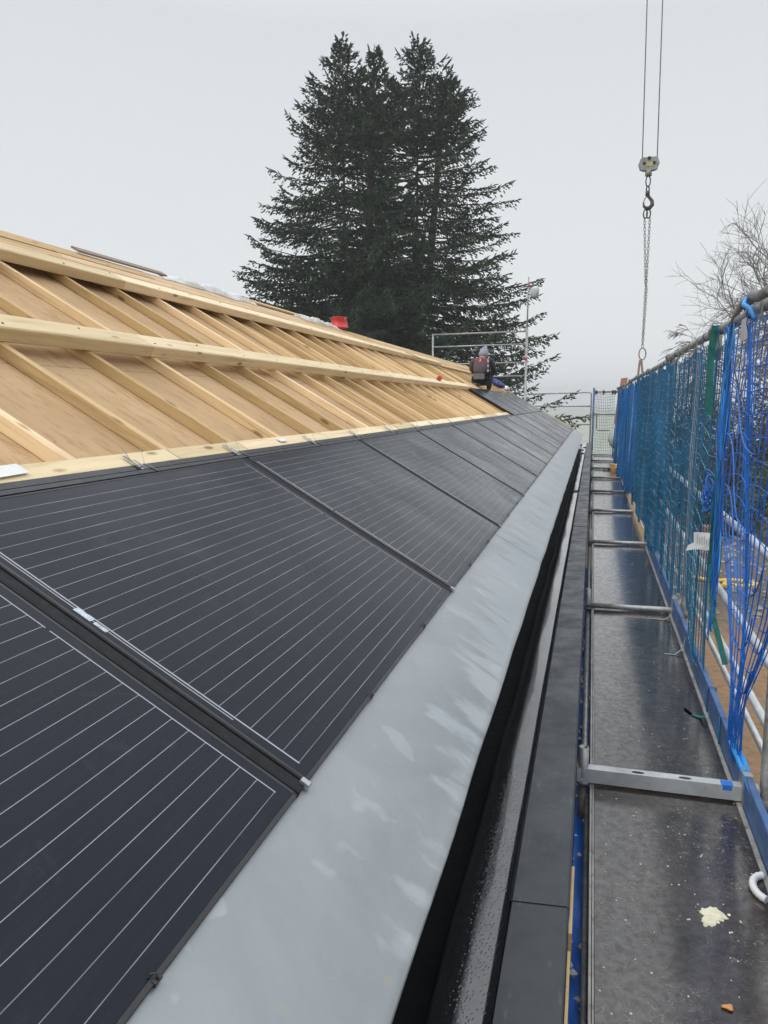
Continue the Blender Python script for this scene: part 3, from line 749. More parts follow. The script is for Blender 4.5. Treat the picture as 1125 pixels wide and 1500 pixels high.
# top rail with couplers
RY = [2.2, 5.08, 7.95, 10.8, 13.5, 16.2, 18.9, 21.6, 24.3]
for i in range(len(RY)-1):
    q = MB(); zz = CZ+.405+.012*math.sin(i*2.1)
    t = thing('top_rail', 'grey top rail tube holding up the safety net, %s length from the camera' % ORD[i], 'top rail', group='top rails of the scaffold')
    q.tube([(.68, RY[i], zz), (.68, RY[i+1]+.06, zz+.004)], .024, 14); q.build('tube', M['galv'], t)
    q = MB()
    for yy in (RY[i+1]-.03,): q.tube([(.68, yy-.05, zz+.006), (.68, yy, zz+.014), (.68, yy+.05, zz+.006)], [.03, .036, .03], 12); q.tube([(.705, yy, zz+.01), (.705, yy, zz-.15)], .022, 10)
    q.build('coupler', M['galv_old'], t)
    for k in range(7):
        yy = RY[i]+.25+k*.37+random.uniform(-.08,.08)
        if yy < RY[i+1]-.1:
            q = MB(); q.tube([(.68+.026*math.cos(a), yy+.004*a, zz+.026*math.sin(a)) for a in np.linspace(0, 12, 20)], .0032, 5)
            q.tube([(.66, yy, zz), (.655, yy+.01, zz-.05), (.662, yy-.01, zz-.09)], .003, 5)
            q.build('wrapped_tie', random.choice([M['net_grey'], M['net_teal'], M['net_blue']]), t)
# bracket plate near the top right
br = thing('scaffold_bracket', 'grey curved scaffold bracket and plate on the top rail at the right edge', 'bracket', loc=(.67, 3.95, CZ+.40))
q = MB(); q.tube([(0, .38, .0), (0, .24, .035), (0, .08, .062), (0, -.10, .07), (0, -.30, .05), (0, -.5, .05)], [.018, .022, .026, .026, .024, .024], 12); q.build('arm', M['galv_old'], br)
q = MB(); q.box((-.012, -.05, -.115), (-.004, .07, -.015), 0, .003, 0); q.tube([(-.012, .045, -.01), (-.02, .045, .02)], .005, 6); q.tube([(-.012, .0, -.01), (-.02, .0, .025)], .005, 6); q.build('plate', M['galv_light'], br)
q = MB(); q.tube([(-.03, -.12, .06), (-.045, -.16, .03), (-.03, -.25, .0), (-.02, -.3, -.05)], .011, 8); q.build('rope', M['net_cyan'], br)

# ------------------------------------------------------------------ nets
def net(name, label, y0, y1, step, mats, rad, fx, fy, fz, zt=.38, zb=-1.45, hstep=.1, hmat=1, nseg=26, knots=False, jit=.12, wig=.004):
    """cords between y0..y1; fx/fy/fz(y, t) displace; t 0 at the top, 1 at the bottom"""
    rng = np.random.RandomState(int(y0*10)); q = MB()
    def pt(y, t):
        z = zt+(zb-zt)*t
        return (fx(y, t), fy(y, t), CZ+z+fz(y, t))
    nv = int((y1-y0)/step); ysv = [y0+step*(i+.0)+rng.uniform(-jit, jit)*step for i in range(nv+1)]
    for y in ysv:
        q.tube([pt(y+wig*math.sin(t*17+y*9), t) for t in np.linspace(0, 1, nseg)], rad*rng.uniform(.85, 1.15), 4, 0, False)
    nh = int((zt-zb)/hstep)
    for j in range(nh+1):
        t = j/nh
        n = max(8, int((y1-y0)/.07))
        q.tube([pt(y, t) for y in np.linspace(y0, y1, n)], rad*(1.0 if hmat else .9), 4, hmat, False)
        if knots:
            for y in ysv:
                p = Vector(pt(y, t)); r_ = rad*(2.1 if hmat != 1 or rad < .0028 else 1.7)
                q.add([p+Vector(d)*r_ for d in ((1,0,0),(-1,0,0),(0,1,0),(0,-1,0),(0,0,1),(0,0,-1))], [(0,2,4),(2,1,4),(1,3,4),(3,0,4),(2,0,5),(1,2,5),(3,1,5),(0,3,5)], True, 0)
    t_ = thing(name, label, 'safety net', group='safety nets along the walkway')
    q.build('mesh', mats, t_); return t_
def sag(y, y0, w_, a): return -a*abs(math.sin(math.pi*(y-y0)/w_))
sm = lambda a: max(0, min(1, a))**2*(3-2*max(0, min(1, a)))
nA = net('safety_net', 'cobalt blue coarse net gathered at its foot at the right edge of the picture', 2.7, 4.2, .066, [M['net_cobalt'], M['net_cobalt']], .0027,
    lambda y, t: .665-.015*math.sin(y*9+t*4)-.03*sm((t-.6)/.4), lambda y, t: y+(3.42-y)*.86*sm((t-.45)/.5)+.012*math.sin(t*22+y*7),
    lambda y, t: sag(y, 2.7, .5, .02)*(1-t)+t*(1-.5*t)*.075*math.sin(y*11.5), .37, -1.47, .1, 1, 40, True)
nB = net('safety_net', 'dark teal net with sagging pale cross cords, behind the dark green strap', 4.42, 7.05, .050, [M['net_teal'], M['net_pale']], .0029,
    lambda y, t: .668-.028*sm(t*1.2)-.014*math.sin(y*5.3+1)*t-.006*math.sin(y*19), lambda y, t: y+.05*math.sin(t*5+y)*t,
    lambda y, t: sag(y, 4.42, .66, .05)*(1-t)-.07*(.3+t)*math.sin((y-4.2)*3.4)+.006*math.sin(y*23), .37, -1.42, .098, 1, 26, True)
nC = net('safety_net', 'dense teal blue net in the middle of the walkway with pale wavy cross cords', 7.02, 12.3, .034, [M['net_teal'], M['net_pale']], .0036,
    lambda y, t: .668-.035*sm(t*1.2)-.03*math.sin(y*3.1)*t-.010*math.sin(y*13), lambda y, t: y+.04*math.sin(t*6+y),
    lambda y, t: sag(y, 7.0, .8, .05)+.03*math.sin(y*6)*(.4+t)+.008*math.sin(y*17), .38, -1.45, .10, 1, 24, True)
nD = net('safety_net', 'dense blue net between the teal net and the bright blue far net', 12.25, 17.3, .045, [M['net_blue'], M['net_blue']], .0040,
    lambda y, t: .668-.04*sm(t)-.035*math.sin(y*2.3)*t-.020*math.sin(y*9+2*math.sin(y*2.1)), lambda y, t: y+.05*math.sin(t*6+y),
    lambda y, t: sag(y, 12.25, 1.3, .09)+.02*math.sin(y*7)*t, .38, -1.45, .09, 1, 18, False)
nE = net('safety_net', 'bright blue dense net hanging at the far end of the walkway', 17.25, 22.3, .05, [M['net_blue'], M['net_blue']], .0048,
    lambda y, t: .66-.06*sm(t)-.03*math.sin(y*2.9)*t-.024*math.sin(y*8+2*math.sin(y*1.7)), lambda y, t: y+.05*math.sin(t*7+y*2),
    lambda y, t: sag(y, 17.2, 1.7, .08)+.02*math.sin(y*6)*t, .33, -1.5, .08, 1, 16, False)
# gathered bundle of ropes where two nets meet
rng = np.random.RandomState(5)
bd = thing('rope_bundle', 'tangled cobalt and light blue rope bundle where the two nearest nets meet', 'rope bundle', loc=(0,0,0))
for kk, (mt, cnt, rad, sp) in enumerate((('net_cobalt', 13, .0042, .075), ('net_cyan', 5, .0052, .05), ('net_teal', 7, .004, .07))):
    q = MB()
    for c_ in range(cnt):
        yb = 4.30+rng.uniform(-sp, sp); ph = rng.uniform(0, 6.28, 4); am = rng.uniform(.015, .075)
        q.tube([(.655+.012*math.sin(ph[0]+t*9)-.015*t, yb+am*math.sin(ph[1]+t*7)+am*.5*math.sin(ph[2]+t*19)-(.06*sm((t-.3)/.5)), CZ+.38-1.62*t+.02*math.sin(ph[3]+t*11)) for t in np.linspace(0, rng.uniform(.75, 1), 46)], rad*.72, 5, 0, True)
    q.build('rope', M[mt], bd)
q = MB()
for c_ in range(9):
    ph = rng.uniform(0, 6.28, 3); c0 = (4.62+rng.uniform(-.05,.05), -.50+rng.uniform(-.06,.06)); r_ = rng.uniform(.04,.085)
    q.tube([(.64+.02*math.sin(a*2+ph[0]), c0[0]+r_*math.cos(a+ph[1])*1.0, CZ+c0[1]+r_*math.sin(a*1.0+ph[1])*.9+.01*math.sin(3*a)) for a in np.linspace(0, 5.4, 22)], .004, 5)
q.build('tangle', M['net_cobalt'], bd)
q = MB(); q.tube([(.645, 3.05, CZ-1.49), (.635, 3.3, CZ-1.47), (.628, 3.44, CZ-1.455), (.64, 3.47, CZ-1.45), (.655, 3.30, CZ-1.465), (.66, 3.0, CZ-1.50), (.66, 2.7, CZ-1.53)], .011, 8)
tag(q.build('rope', M['net_cyan']), 'thick light blue rope tying the cobalt net down at the right edge', 'rope')
# long loose strand loops of the near net
q = MB()
for (ya, yb, za, dz) in ((3.1, 4.15, -.05, .16), (3.2, 4.15, -.35, .2), (3.1, 4.1, -.6, .2), (3.25, 4.0, -.85, .2), (3.2, 3.9, -1.05, .17)):
    q.tube([(.64+.01*math.sin(t*9), ya+(yb-ya)*t, CZ+za-dz*math.sin(math.pi*t*1.5)) for t in np.linspace(0, 1, 30)], .0032, 6)
tag(q.build('rope', M['net_cobalt']), 'thick cobalt cord hanging in loops across the coarse net at the right edge', 'cord')
# teal strap and label
def ribbon(label, pts, w_, mat='teal', name='strap', th=.0015, cat='strap', wv=None):
    q = MB(); vs = []; n = len(pts)
    for i, p in enumerate(pts):
        p = Vector(p); d = Vector(wv) if wv else Vector((.1, 1, 0)); d = d.normalized()*w_/2
        o_ = Vector((th, 0, 0)) if abs(d.z) < .001 and abs(d.x) < .02 or wv is None else Vector((0, 0, th))
        vs += [p-d, p+d, p+d+o_, p-d+o_]
    fs = []
    for i in range(n-1):
        for k in range(4): fs.append((i*4+k, i*4+(k+1) % 4, (i+1)*4+(k+1) % 4, (i+1)*4+k))
    fs += [(3,2,1,0), tuple(4*(n-1)+k for k in range(4))]
    q.add(vs, fs, False); return tag(q.build(name, M[mat]), label, cat)
ribbon('dark green flat strap hanging from the top rail in front of the teal net', [(.648, 4.77, CZ+.43), (.632, 4.765, CZ+.28), (.63, 4.75, CZ+.15), (.632, 4.74, CZ+.02), (.635, 4.73, CZ-.07)], .045, wv=(1, .35, 0))
ribbon('long dark green strap running down the rope bundle to below the toe board', [(.645, 4.36, CZ-.35), (.63, 4.30, CZ-.6), (.635, 4.33, CZ-.85), (.64, 4.20, CZ-1.1), (.70, 4.12, CZ-1.33)], .034, wv=(1, .6, 0))
ribbon('pale green strap lying across the second deck near its right edge', [(.50, 5.08, DZ+.002), (.56, 5.07, DZ+.004), (.61, 5.12, DZ+.03), (.635, 5.2, DZ+.09)], .022, 'net_grey', wv=(0, 1, 0))
ribbon('thin green strap on the second deck just beyond the round tube', [(.47, 5.92, DZ+.002), (.56, 5.90, DZ+.003), (.61, 5.95, DZ+.02), (.63, 6.0, DZ+.08)], .018, 'net_grey', wv=(0, 1, 0))
ribbon('dark green strap looped low beside the blue toe board', [(.625, 4.05, DZ+.05), (.60, 4.0, DZ+.03), (.585, 4.05, DZ+.006), (.55, 4.08, DZ+.003), (.52, 4.15, DZ+.003)], .03, 'teal', wv=(.3, 1, 0))
nl = thing('net_label', 'torn white label sewn to the net beside the rope bundle', 'label', matrix=Matrix.Translation((.60, 4.36, CZ-.73)) @ Matrix.Rotation(R(52), 4, 'Z') @ Matrix.Scale(.62, 4))
q = MB(); 
outl = [(.0,-.075),(-.075,-.06),(-.085,.0),(-.09,.065),(-.02,.085),(.04,.08),(.085,.075),(.085,-.02),(.10,-.075),(.05,-.07)]
outl = [(.075,-.085),(.12,-.10),(.17,-.115),(.15,-.06),(.10,-.03),(.105,.06),(.07,.065),(-.08,.075),(-.095,-.02),(-.09,-.06),(-.02,-.085)]
n = len(outl); vs = [(.004*math.sin(i*2), a, b_) for i, (a, b_) in enumerate(outl)]+[(.003+.004*math.sin(i*2), a, b_) for i, (a, b_) in enumerate(outl)]
q.add(vs, [tuple(range(n)), tuple(range(2*n-1, n-1, -1))]+[(i, n+i, n+(i+1) % n, (i+1) % n) for i in range(n)])
q.build('cloth', M['white'], nl)
q = MB()
for k in range(7): q.box((-.0075, -.07+.022*k, -.04), (-.0065, -.066+.022*k, .045-.01*(k % 3)))
q.build('faded_print', simple('faded_print', (.33, .36, .36), .8), nl)

# end guard of walkway with grey net
ye = 24.75
ef = thing('end_guardrail', 'blue post and grey tubes closing the far end of the walkway, with a fine net', 'guard frame', loc=(0, ye, 0))
q = MB(); q.tube([(0, 0, DZ-2), (0, 0, CZ+.45)], .03, 10); q.build('post', M['blue_steel'], ef)
q = MB(); q.tube([(0, 0, CZ+.33), (.70, 0, CZ+.33)], .024, 10); q.tube([(0, 0, CZ-.36), (.70, 0, CZ-.36)], .022, 10)
q.tube([(.11, .02, CZ-.36), (.11, .02, CZ-.78), (.15, .02, CZ-.84), (.5, .02, CZ-.84)], .014, 8); q.build('rail', M['galv_old'], ef)
q = MB()
for k in range(12): q.tube([(.04+.052*k+.012*math.sin(t*6+k), -.03+.04*math.sin(t*4+k), CZ+.31-1.85*t) for t in np.linspace(0, 1, 14)], .0045, 4, 0, False)
for k in range(22): q.tube([(.03+.6*t, -.03+.03*math.sin(t*5+k), CZ+.29-.086*k-.035*math.sin(math.pi*t)) for t in np.linspace(0, 1, 12)], .0045, 4, 0, False)
q.build('net', M['net_grey'], ef)
q = MB(); 
for x_ in (.06, .28, .55, .62): q.tube([(x_, -.02, CZ+.37), (x_+.02, -.05, CZ+.31), (x_-.01, -.03, CZ+.24)], [.03, .04, .015], 6)
q.build('tied_cloth', M['dark_cloth'], ef)
gf = thing('guardrail', 'grey three-rail guard frame with a rounded corner at the foot of the far gable', 'guard frame', loc=(0, ye+.15, 0))
q = MB(); q.tube([(-2.02, 0, CZ+.265), (-.30, 0, CZ+.315), (-.11, 0, CZ+.315), (-.075, 0, CZ+.28), (-.07, 0, CZ+.1), (-.07, 0, DZ-1)], .022, 10); q.build('post', M['galv'], gf)
q = MB(); q.tube([(-2.02, 0, CZ-.11), (-.07, 0, CZ-.105)], .020, 10); q.tube([(-2.02, 0, CZ-.68), (-.07, 0, CZ-.67)], .017, 10); q.build('rail', M['galv'], gf)
gg = thing('guardrail', 'taller grey four-rail guard frame with a long post behind the worker', 'guard frame', loc=(0, ye+.15, 0))
q = MB(); q.tube([(-5.08, 0, 0), (-5.08, 0, CZ+2.2)], .03, 10); q.build('post', M['galv'], gg)
q = MB(); q.tube([(-2.10, 0, 0), (-2.09, 0, CZ+2.3)], .04, 10); q.tube([(-2.09, 0, CZ+2.3), (-2.075, 0, CZ+3.85)], .024, 10); q.build('post', M['galv'], gg)
q = MB(); q.tube([(-2.1, -.001, CZ+1.32), (-2.1, -.001, CZ+1.42)], .047, 10); q.tube([(-2.08, 0, CZ+3.55), (-2.08, 0, CZ+3.66)], .03, 10); q.build('red_band', M['red'], gg)
q = MB()
for z_ in (2.2, 1.81, 1.25, .83): q.tube([(-5.08, 0, CZ+z_-.03), (-2.1, 0, CZ+z_+.01)], .024, 10)
q.build('rail', M['galv'], gg)
cn = thing('plastic_canister', 'pale translucent plastic canister hung at the top of the long scaffold post', 'canister', loc=(-1.88, ye+.1, CZ+3.36))
q = MB(); q.tube([(0, 0, -.13), (0, 0, -.11), (0, 0, .12), (0, 0, .17), (-.01, 0, .2)], [.10, .13, .14, .10, .03], 14); q.build('body', simple('milky_plastic', (.42, .48, .52), .3), cn)
q = MB(); q.tube([(-.0, 0, .2), (-.12, 0, .24), (-.2, 0, .2)], .012, 6); q.build('hanger', M['galv_old'], cn)

# things on the far walkway
pk = thing('plank', 'orange brown plank standing upright at the far end of the top rail', 'plank', loc=(.70, 22.9, CZ-.6))
q = MB(); q.add([(-.13,0,0),(.12,0,0),(.20,0,1.30),(.02,0,1.28),(-.13,.04,0),(.12,.04,0),(.20,.04,1.30),(.02,.04,1.28)], [(0,1,2,3),(7,6,5,4),(0,4,5,1),(1,5,6,2),(2,6,7,3),(3,7,4,0)]); q.build('board', M['card'], pk)
lump('rubble_sack', 'pale white plastic sack hanging at the far end of the walkway below the upright plank', 'sack', Matrix.Translation((.60, 24.3, DZ+.30)) @ Matrix.Rotation(.25, 4, 'Y') @ Matrix.Scale(2.4, 4, (0, 0, 1)), .19, simple('dull_film', (.42, .44, .45), .6, 0, .25, 9, bmp=.8), 7, 3, .6)
q = MB(); q.box((-.011, 0, 0), (.011, 4.1, .12), 0, .002, 1)
tag(q.build('plank', M['wood_x'], None, Matrix.Translation((.628, 9.5, DZ+.006)) @ Matrix.Rotation(R(3), 4, 'Y') @ Matrix.Rotation(R(-.15), 4, 'Z')), 'long brown plank standing on edge along the right of the walkway, touching the teal net', 'plank')
for i, (x, y, z, a) in enumerate(((.50, 18.9, 0, .1), (.60, 18.95, 0, -.05), (.50, 19.0, .085, .15), (.59, 18.9, .085, -.1))):
    q = MB(); q.box((-.045, -.13, 0), (.045, .13, .08), 0, .004, 1)
    tag(q.build('wood_block', M['block_wood'], None, Matrix.Translation((x, y, DZ+.002+z)) @ Matrix.Rotation(a, 4, 'Z')), 'sawn timber block on the far walkway, %s of the little stack' % ['bottom left', 'bottom right', 'top left', 'top right'][i], 'wood block', 'stack of timber blocks')
rr_ = thing('clamp', 'small dark red tool lying left of the timber blocks on the walkway', 'tool', loc=(.36, 19.2, DZ+.003))
q = MB(); q.tube([(-.09, .0, .03), (.02, .02, .035), (.09, .1, .03)], .016, 8); q.tube([(-.05, -.1, .02), (.0, 0, .04)], .012, 8); q.build('handle', simple('dark_red', (.25, .02, .03), .5), rr_)
q = MB(); q.box((.02, -.02, .0), (.09, .05, .05), 0, .006, 0); q.build('head', M['black'], rr_)

# blue tarp and clutter down in the gap
q = MB(); vs = []; n = 80
for a in range(n+1):
    y = .2+8*a/n
    for b_ in range(5): vs.append((-.20+.07*b_+.008*math.sin(y*7+b_), y, CZ-1.74+.02*math.sin(y*3.3+b_*2)+.012*math.sin(y*12+b_)))
q.add(vs, [(a*5+b_, a*5+b_+1, (a+1)*5+b_+1, (a+1)*5+b_) for a in range(n) for b_ in range(4)], True)
o = q.build('tarpaulin', M['tarp']); o.modifiers.new('t', 'SOLIDIFY').thickness = .003; tag(o, 'bright blue tarpaulin strip down in the gap between fascia and scaffold', 'tarpaulin')
q = MB(); rng = np.random.RandomState(9)
for k in range(150):
    y = rng.uniform(1.0, 8); x = rng.uniform(-.06, .06); r_ = rng.uniform(.006,.016)
    c = Vector((x, y, CZ-1.71)); q.add([c+Vector(d)*r_*rng.uniform(.6, 1.3) for d in ((1,0,0),(-1,0,0),(0,1,0),(0,-1,0),(0,0,1),(0,0,-1))], [(0,2,4),(2,1,4),(1,3,4),(3,0,4),(2,0,5),(1,2,5),(3,1,5),(0,3,5)])
tag(q.build('rubble_crumbs', M['white']), None, None, kind='stuff')

# ------------------------------------------------------------------ crane hook and load
yc = 14.0
cr = thing('crane_hook', 'grey crane hook block hanging on two steel cables with a dark hook', 'crane hook', loc=(.735, yc, CZ))
q = MB(); q.tube([(-.107, 0, 3.99), (-.152-.10, 0, 14)], .0085, 8); q.tube([(.125, 0, 3.98), (.097-.10, 0, 14)], .0085, 8); q.build('cable', M['cable'], cr)
q = MB(); ol = [(-.165,.0),(-.135,.075),(-.10,.10),(.10,.10),(.14,.075),(.165,.0),(.135,-.085),(.09,-.105),(.0,-.11),(-.09,-.105),(-.14,-.08)]
n = len(ol); vs = [(x, -.045, 3.885+z) for x, z in ol]+[(x, .045, 3.885+z) for x, z in ol]
q.add(vs, [tuple(range(n)), tuple(range(2*n-1, n-1, -1))]+[(i, n+i, n+(i+1) % n, (i+1) % n) for i in range(n)])
q.tube([(0, 0, 3.79), (0, 0, 3.70)], .055, 10); q.build('block', M['block'], cr)
q = MB()
for x_ in (-.075, .08): q.tube([(x_, -.052, 3.89), (x_, -.044, 3.89)], .026, 12)
q.tube([(0, -.052, 3.965), (0, -.044, 3.965)], .03, 10); q.build('sheave_pin', M['black'], cr)
q = MB(); q.box((-.04, -.052, 3.84), (.06, -.046, 3.90), 0, .006, 1); q.build('plate', M['dull_yellow'], cr)
q = MB(); ring = lambda cx_, cz_, rx, rz, r_, q=None: q.tube([(cx_+rx*math.cos(a), .0, cz_+rz*math.sin(a)) for a in np.linspace(0, 2*math.pi, 18)], r_, 6)
ring(-.0, 3.615, .035, .085, .011, q); ring(.0, 3.49, .022, .05, .012, q)
hp = [(.0, 3.46), (.0, 3.40), (.03, 3.36), (.075, 3.30), (.08, 3.24), (.045, 3.195), (-.01, 3.19), (-.05, 3.225), (-.06, 3.29)]
q.tube([(x, 0, z) for x, z in hp], [.02, .03, .024, .03, .034, .034, .03, .022, .010], 10)
q.tube([(.0, 0, 3.40), (-.045, 0, 3.33), (-.058, 0, 3.27)], .008, 6); q.tube([(0, 0, 3.46), (0, 0, 3.39)], .035, 10)
q.build('hook', M['chain'], cr)
sl = thing('chain_sling', 'thin grey chain sling hanging from the crane hook down to a wooden load', 'chain sling', loc=(.735, yc, CZ))
def chain(q, a, b_, ln=.07, r_=.0085):
    a = Vector(a); b_ = Vector(b_); n = int((b_-a).length/(ln*.72)); d = (b_-a).normalized()
    for i in range(n):
        c = a+(b_-a)*(i+.5)/n; e = Vector((1, 0, 0)) if i % 2 else Vector((.5, .86, 0)); e = (e-d*e.dot(d)).normalized()
        q.tube([c+d*(ln*.5*math.sin(t))+e*(.017*math.cos(t)) for t in np.linspace(0, 2*math.pi, 9)], r_*.5, 4, 0, False)
q = MB(); ring(-.02, 3.10, .03, .07, .012, q); ring(.03, 3.10, .03, .07, .012, q)
chain(q, (-.03, 0, 3.04), (.035, 0, 1.94)); chain(q, (.055, 0, 3.04), (.045, 0, 1.94)); q.build('upper_chain', M['chain'], sl)
q = MB(); chain(q, (.035, 0, 1.94), (.028, 0, .93)); chain(q, (.06, .02, 1.94), (.032, .02, .93)); q.build('lower_chain', M['cable'], sl)
q = MB(); ring(.035, .82, .055, .10, .011, q); q.build('ring', M['galv_old'], sl)
q = MB(); q.tube([(.02, 0, .74), (.06, .0, .45), (.12, 0, -.3)], .02, 6); q.tube([(.0, 0, .72), (-.02, 0, .45), (.02, 0, -.3)], .02, 6); q.build('strap', M['wood_old'], sl)
ld = thing('timber_bundle', 'bundle of timber hanging on the crane sling behind the blue net', 'timber', loc=(.90, yc, CZ-.55))
for k in range(6):
    q = MB(); q.box((-.07+.09*(k % 3), -1.2, .08*(k//3)), (.012+.09*(k % 3), 1.2, .075+.08*(k//3)), 0, .004, 1); q.build('batten', M['wood_y'], ld)

# ------------------------------------------------------------------ trees
def crs(a, b):
    return np.array((a[1]*b[2]-a[2]*b[1], a[2]*b[0]-a[0]*b[2], a[0]*b[1]-a[1]*b[0]))
def nrm(a): return math.sqrt(a[0]*a[0]+a[1]*a[1]+a[2]*a[2])+1e-9
def spruce(name, label, loc, H, tops, rad, seed):
    rng = np.random.RandomState(seed)
    V = []; F = []
    tv = MB(); twv = MB()
    tv.tube([(0, 0, 0), (0, 0, H*.3), (tops[0][0]*.5, tops[0][1]*.5, H*.6)], [.42, .36, .2], 9)
    def spray(base, d, ln, wd):
        d = d/nrm(d)
        a = crs(d, rng.randn(3)); a /= nrm(a)+1e-9
        for e in (a, crs(d, a)):
            o = len(V); w_ = wd*rng.uniform(.7, 1.3)
            V.extend([base, base+d*ln*.4+e*w_, base+d*ln, base+d*ln*.35-e*w_]); F.append((o, o+1, o+2, o+3))
    lobes = rng.uniform(0, 6.28, 8)
    for ti, (tx, ty, th, z0, grow_) in enumerate(tops):
        tv.tube([(tx*.3, ty*.3, z0*.6), (tx*.8, ty*.8, z0+1), (tx, ty, th)], [.2, .15, .015], 6)
        for k in range(30):
            z = th-1.5+k*.06; spray(np.array([tx, ty, z]), np.array([rng.randn()*.7, rng.randn()*.7, .7]), .28*(1.25-k/30), .035)
        z = z0
        while z < th-.15:
            R0 = max(.15, min(rad(z/H)-abs(tx)*.85, .15+.42*(th-z)+grow_*(th-z)**2))
            nb = rng.randint(7, 10) if z/H > .58 else rng.randint(10, 14)
            ph0 = rng.uniform(0, 6.28)
            for k in range(nb):
                ph = ph0+2*math.pi*k/nb+rng.uniform(-.35, .35)
                lob = 1+.07*math.sin(3*ph+z*1.1+lobes[0])+.08*math.sin(5*ph-z*2.4+lobes[1])+.07*math.sin(z*4.3+lobes[2])
                Lb = R0*rng.uniform(.74, 1.02)*lob
                zc = z+rng.uniform(-.4, .35)
                hi = (th-z) < 6
                drop = rng.uniform(.0, .30) if hi else rng.uniform(-.30, -.05)
                tip = rng.uniform(.10, .26)
                pts = []
                fx = min(1, (z-z0)/(th-z0+.1)*1.2+.3)
                for u in np.linspace(0, 1, 6):
                    pts.append(np.array([tx*fx+math.cos(ph+.15*u)*Lb*u, ty*fx+math.sin(ph+.15*u)*Lb*u, zc+Lb*(drop*u+tip*u**3)]))
                twv.tube([tuple(p) for p in pts[:6:2]]+[tuple(pts[-1])], [.05*min(1, Lb/3)+.01, .03*min(1, Lb/3)+.008, .015, .006], 3, 0, False)
                ns = max(8, int(Lb*12.0))
                for q_ in range(ns):
                    u = ((q_+rng.rand())/ns)**.8
                    if u < .30 and Lb > 2: continue
                    i = min(4, int(u*5)); fr = u*5-i; p = pts[i]*(1-fr)+pts[i+1]*fr
                    out = pts[i+1]-pts[i]; out /= nrm(out)+1e-9
                    sd = np.array([-math.sin(ph), math.cos(ph), 0])*(1 if rng.rand() < .5 else -1)
                    tl_ = (.22+.75*min(1, Lb/3.5)*(1-u)**.45)*rng.uniform(.5, 1.2)
                    dr = sd*rng.uniform(.3, 1)+out*.8+np.array([0, 0, rng.uniform(-.75, .25)])
                    dr /= nrm(dr)
                    if rng.rand() < .38:
                        dr = out*.35+sd*.3+np.array([0, 0, -.9]); dr /= nrm(dr); tl_ *= .75
                    m_ = max(2, int(tl_/.13))
                    for w_ in range(m_):
                        b0 = p+dr*tl_*(w_/m_)+np.array([0,0,-.12*(w_/m_)**2])
                        s_ = 1 if w_ % 2 else -1
                        dd = dr*.7+out*.5+sd*.35*s_+np.array([0, 0, rng.uniform(-.7, .30)])+rng.randn(3)*.22
                        spray(b0, dd, rng.uniform(.13, .26), rng.uniform(.028, .046))
                for q_ in range(6): spray(pts[-1]-(pts[-1]-pts[-2])*.18*q_, (pts[-1]-pts[-2])+rng.randn(3)*.16*Lb/3+np.array([0,0,.10]), .30, .032)
            z += rng.uniform(.27, .40)
    t = thing(name, label, 'tree', loc=loc)
    tv.build('trunk', M['bark'], t); twv.build('branches', M['bark'], t)
    me = bpy.data.meshes.new('crown'); me.from_pydata(np.array(V).tolist(), [], F); me.materials.append(M['needles']); me.update()
    o = bpy.data.objects.new('crown', me); COL.objects.link(o); o.parent = t
    print(label, len(F))
    return t
def radL(t):
    return float(np.interp(t, [0, .3, .46, .57, .73, .81, .90, 1], [5.9, 6.2, 6.3, 6.0, 4.5, 3.4, 2.5, 1.2]))
def radR(t):
    return float(np.interp(t, [0, .2, .35, .45, .57, .69, .81, .92, 1], [8.0, 8.1, 7.6, 6.5, 5.6, 4.7, 3.6, 2.5, 1.2]))
spruce('spruce_tree', 'tall dark green spruce with a forked top, left of the pair', (-11.4, 38, 0), 24.5, [(-.95, 0, 24.45, 1.5, .12), (.6, .3, 23.9, 19, .08)], radL, 4)
spruce('spruce_tree', 'tall dark green spruce with low spreading branches, right of the pair', (-8.9, 40, 0), 25.0, [(-.15, 0, 24.9, 1.5, .10), (1.3, .2, 23.4, 20, .08)], radR, 11)

def bare(name, label, loc, H, seed, mat, spread=.55, droop=0.0, depth=6, r0=.22, ratio=.74, twig=2):
    rng = np.random.RandomState(seed); q = MB(); qt = MB()
    def grow(p, d, ln, r_, lv):
        n = 3; pts = [p]; dd = d.copy()
        for i in range(n):
            dd = dd+rng.randn(3)*.10+np.array([0, 0, (-droop if lv >= 3 else .04)]); dd /= nrm(dd)
            pts.append(pts[-1]+dd*ln/n)
        (q if lv <= 1 else qt).tube([tuple(x) for x in pts], [r_*(1-.13*i) for i in range(n+1)], 6 if lv < 2 else 3, 0, False)
        if lv >= depth: return
        nb = rng.randint(2, 4)+(1 if lv >= 2 else 0)+(1 if droop > .05 and lv in (1, 3) else 0)
        for k in range(nb):
            a = rng.uniform(.3, 1.0)
            i = min(n-1, int(a*n)); fr = a*n-i; b0 = pts[i]*(1-fr)+pts[i+1]*fr if k else pts[-1]
            e = crs(dd, rng.randn(3)); e /= nrm(e)+1e-9
            nd = dd+e*spread*rng.uniform(.6, 1.5); nd /= nrm(nd)
            grow(b0, nd, ln*ratio*rng.uniform(.75, 1.15), max(.024 if droop > .05 else .016, r_*.64), lv+1)
    grow(np.array([0., 0, 0]), np.array([0, 0, 1.]), H*.30, r0, 0)
    t = thing(name, label, 'tree', loc=loc); q.build('trunk', mat, t); qt.build('crown', M['twig'] if droop > .05 else M['bark_mist_grey'], t)
    return t
bare('birch_tree', 'pale bare birch with drooping twigs beyond the net at the right', (11.4, 60, 0), 19.5, 3, M['bark_mist_grey'], .42, .15, 7, .20, .78)
bare('bare_tree', 'large bare deciduous tree at the right picture edge', (14.6, 57, 0), 27, 8, M['bark_mist_grey'], .75, 0, 7, .32, .78)
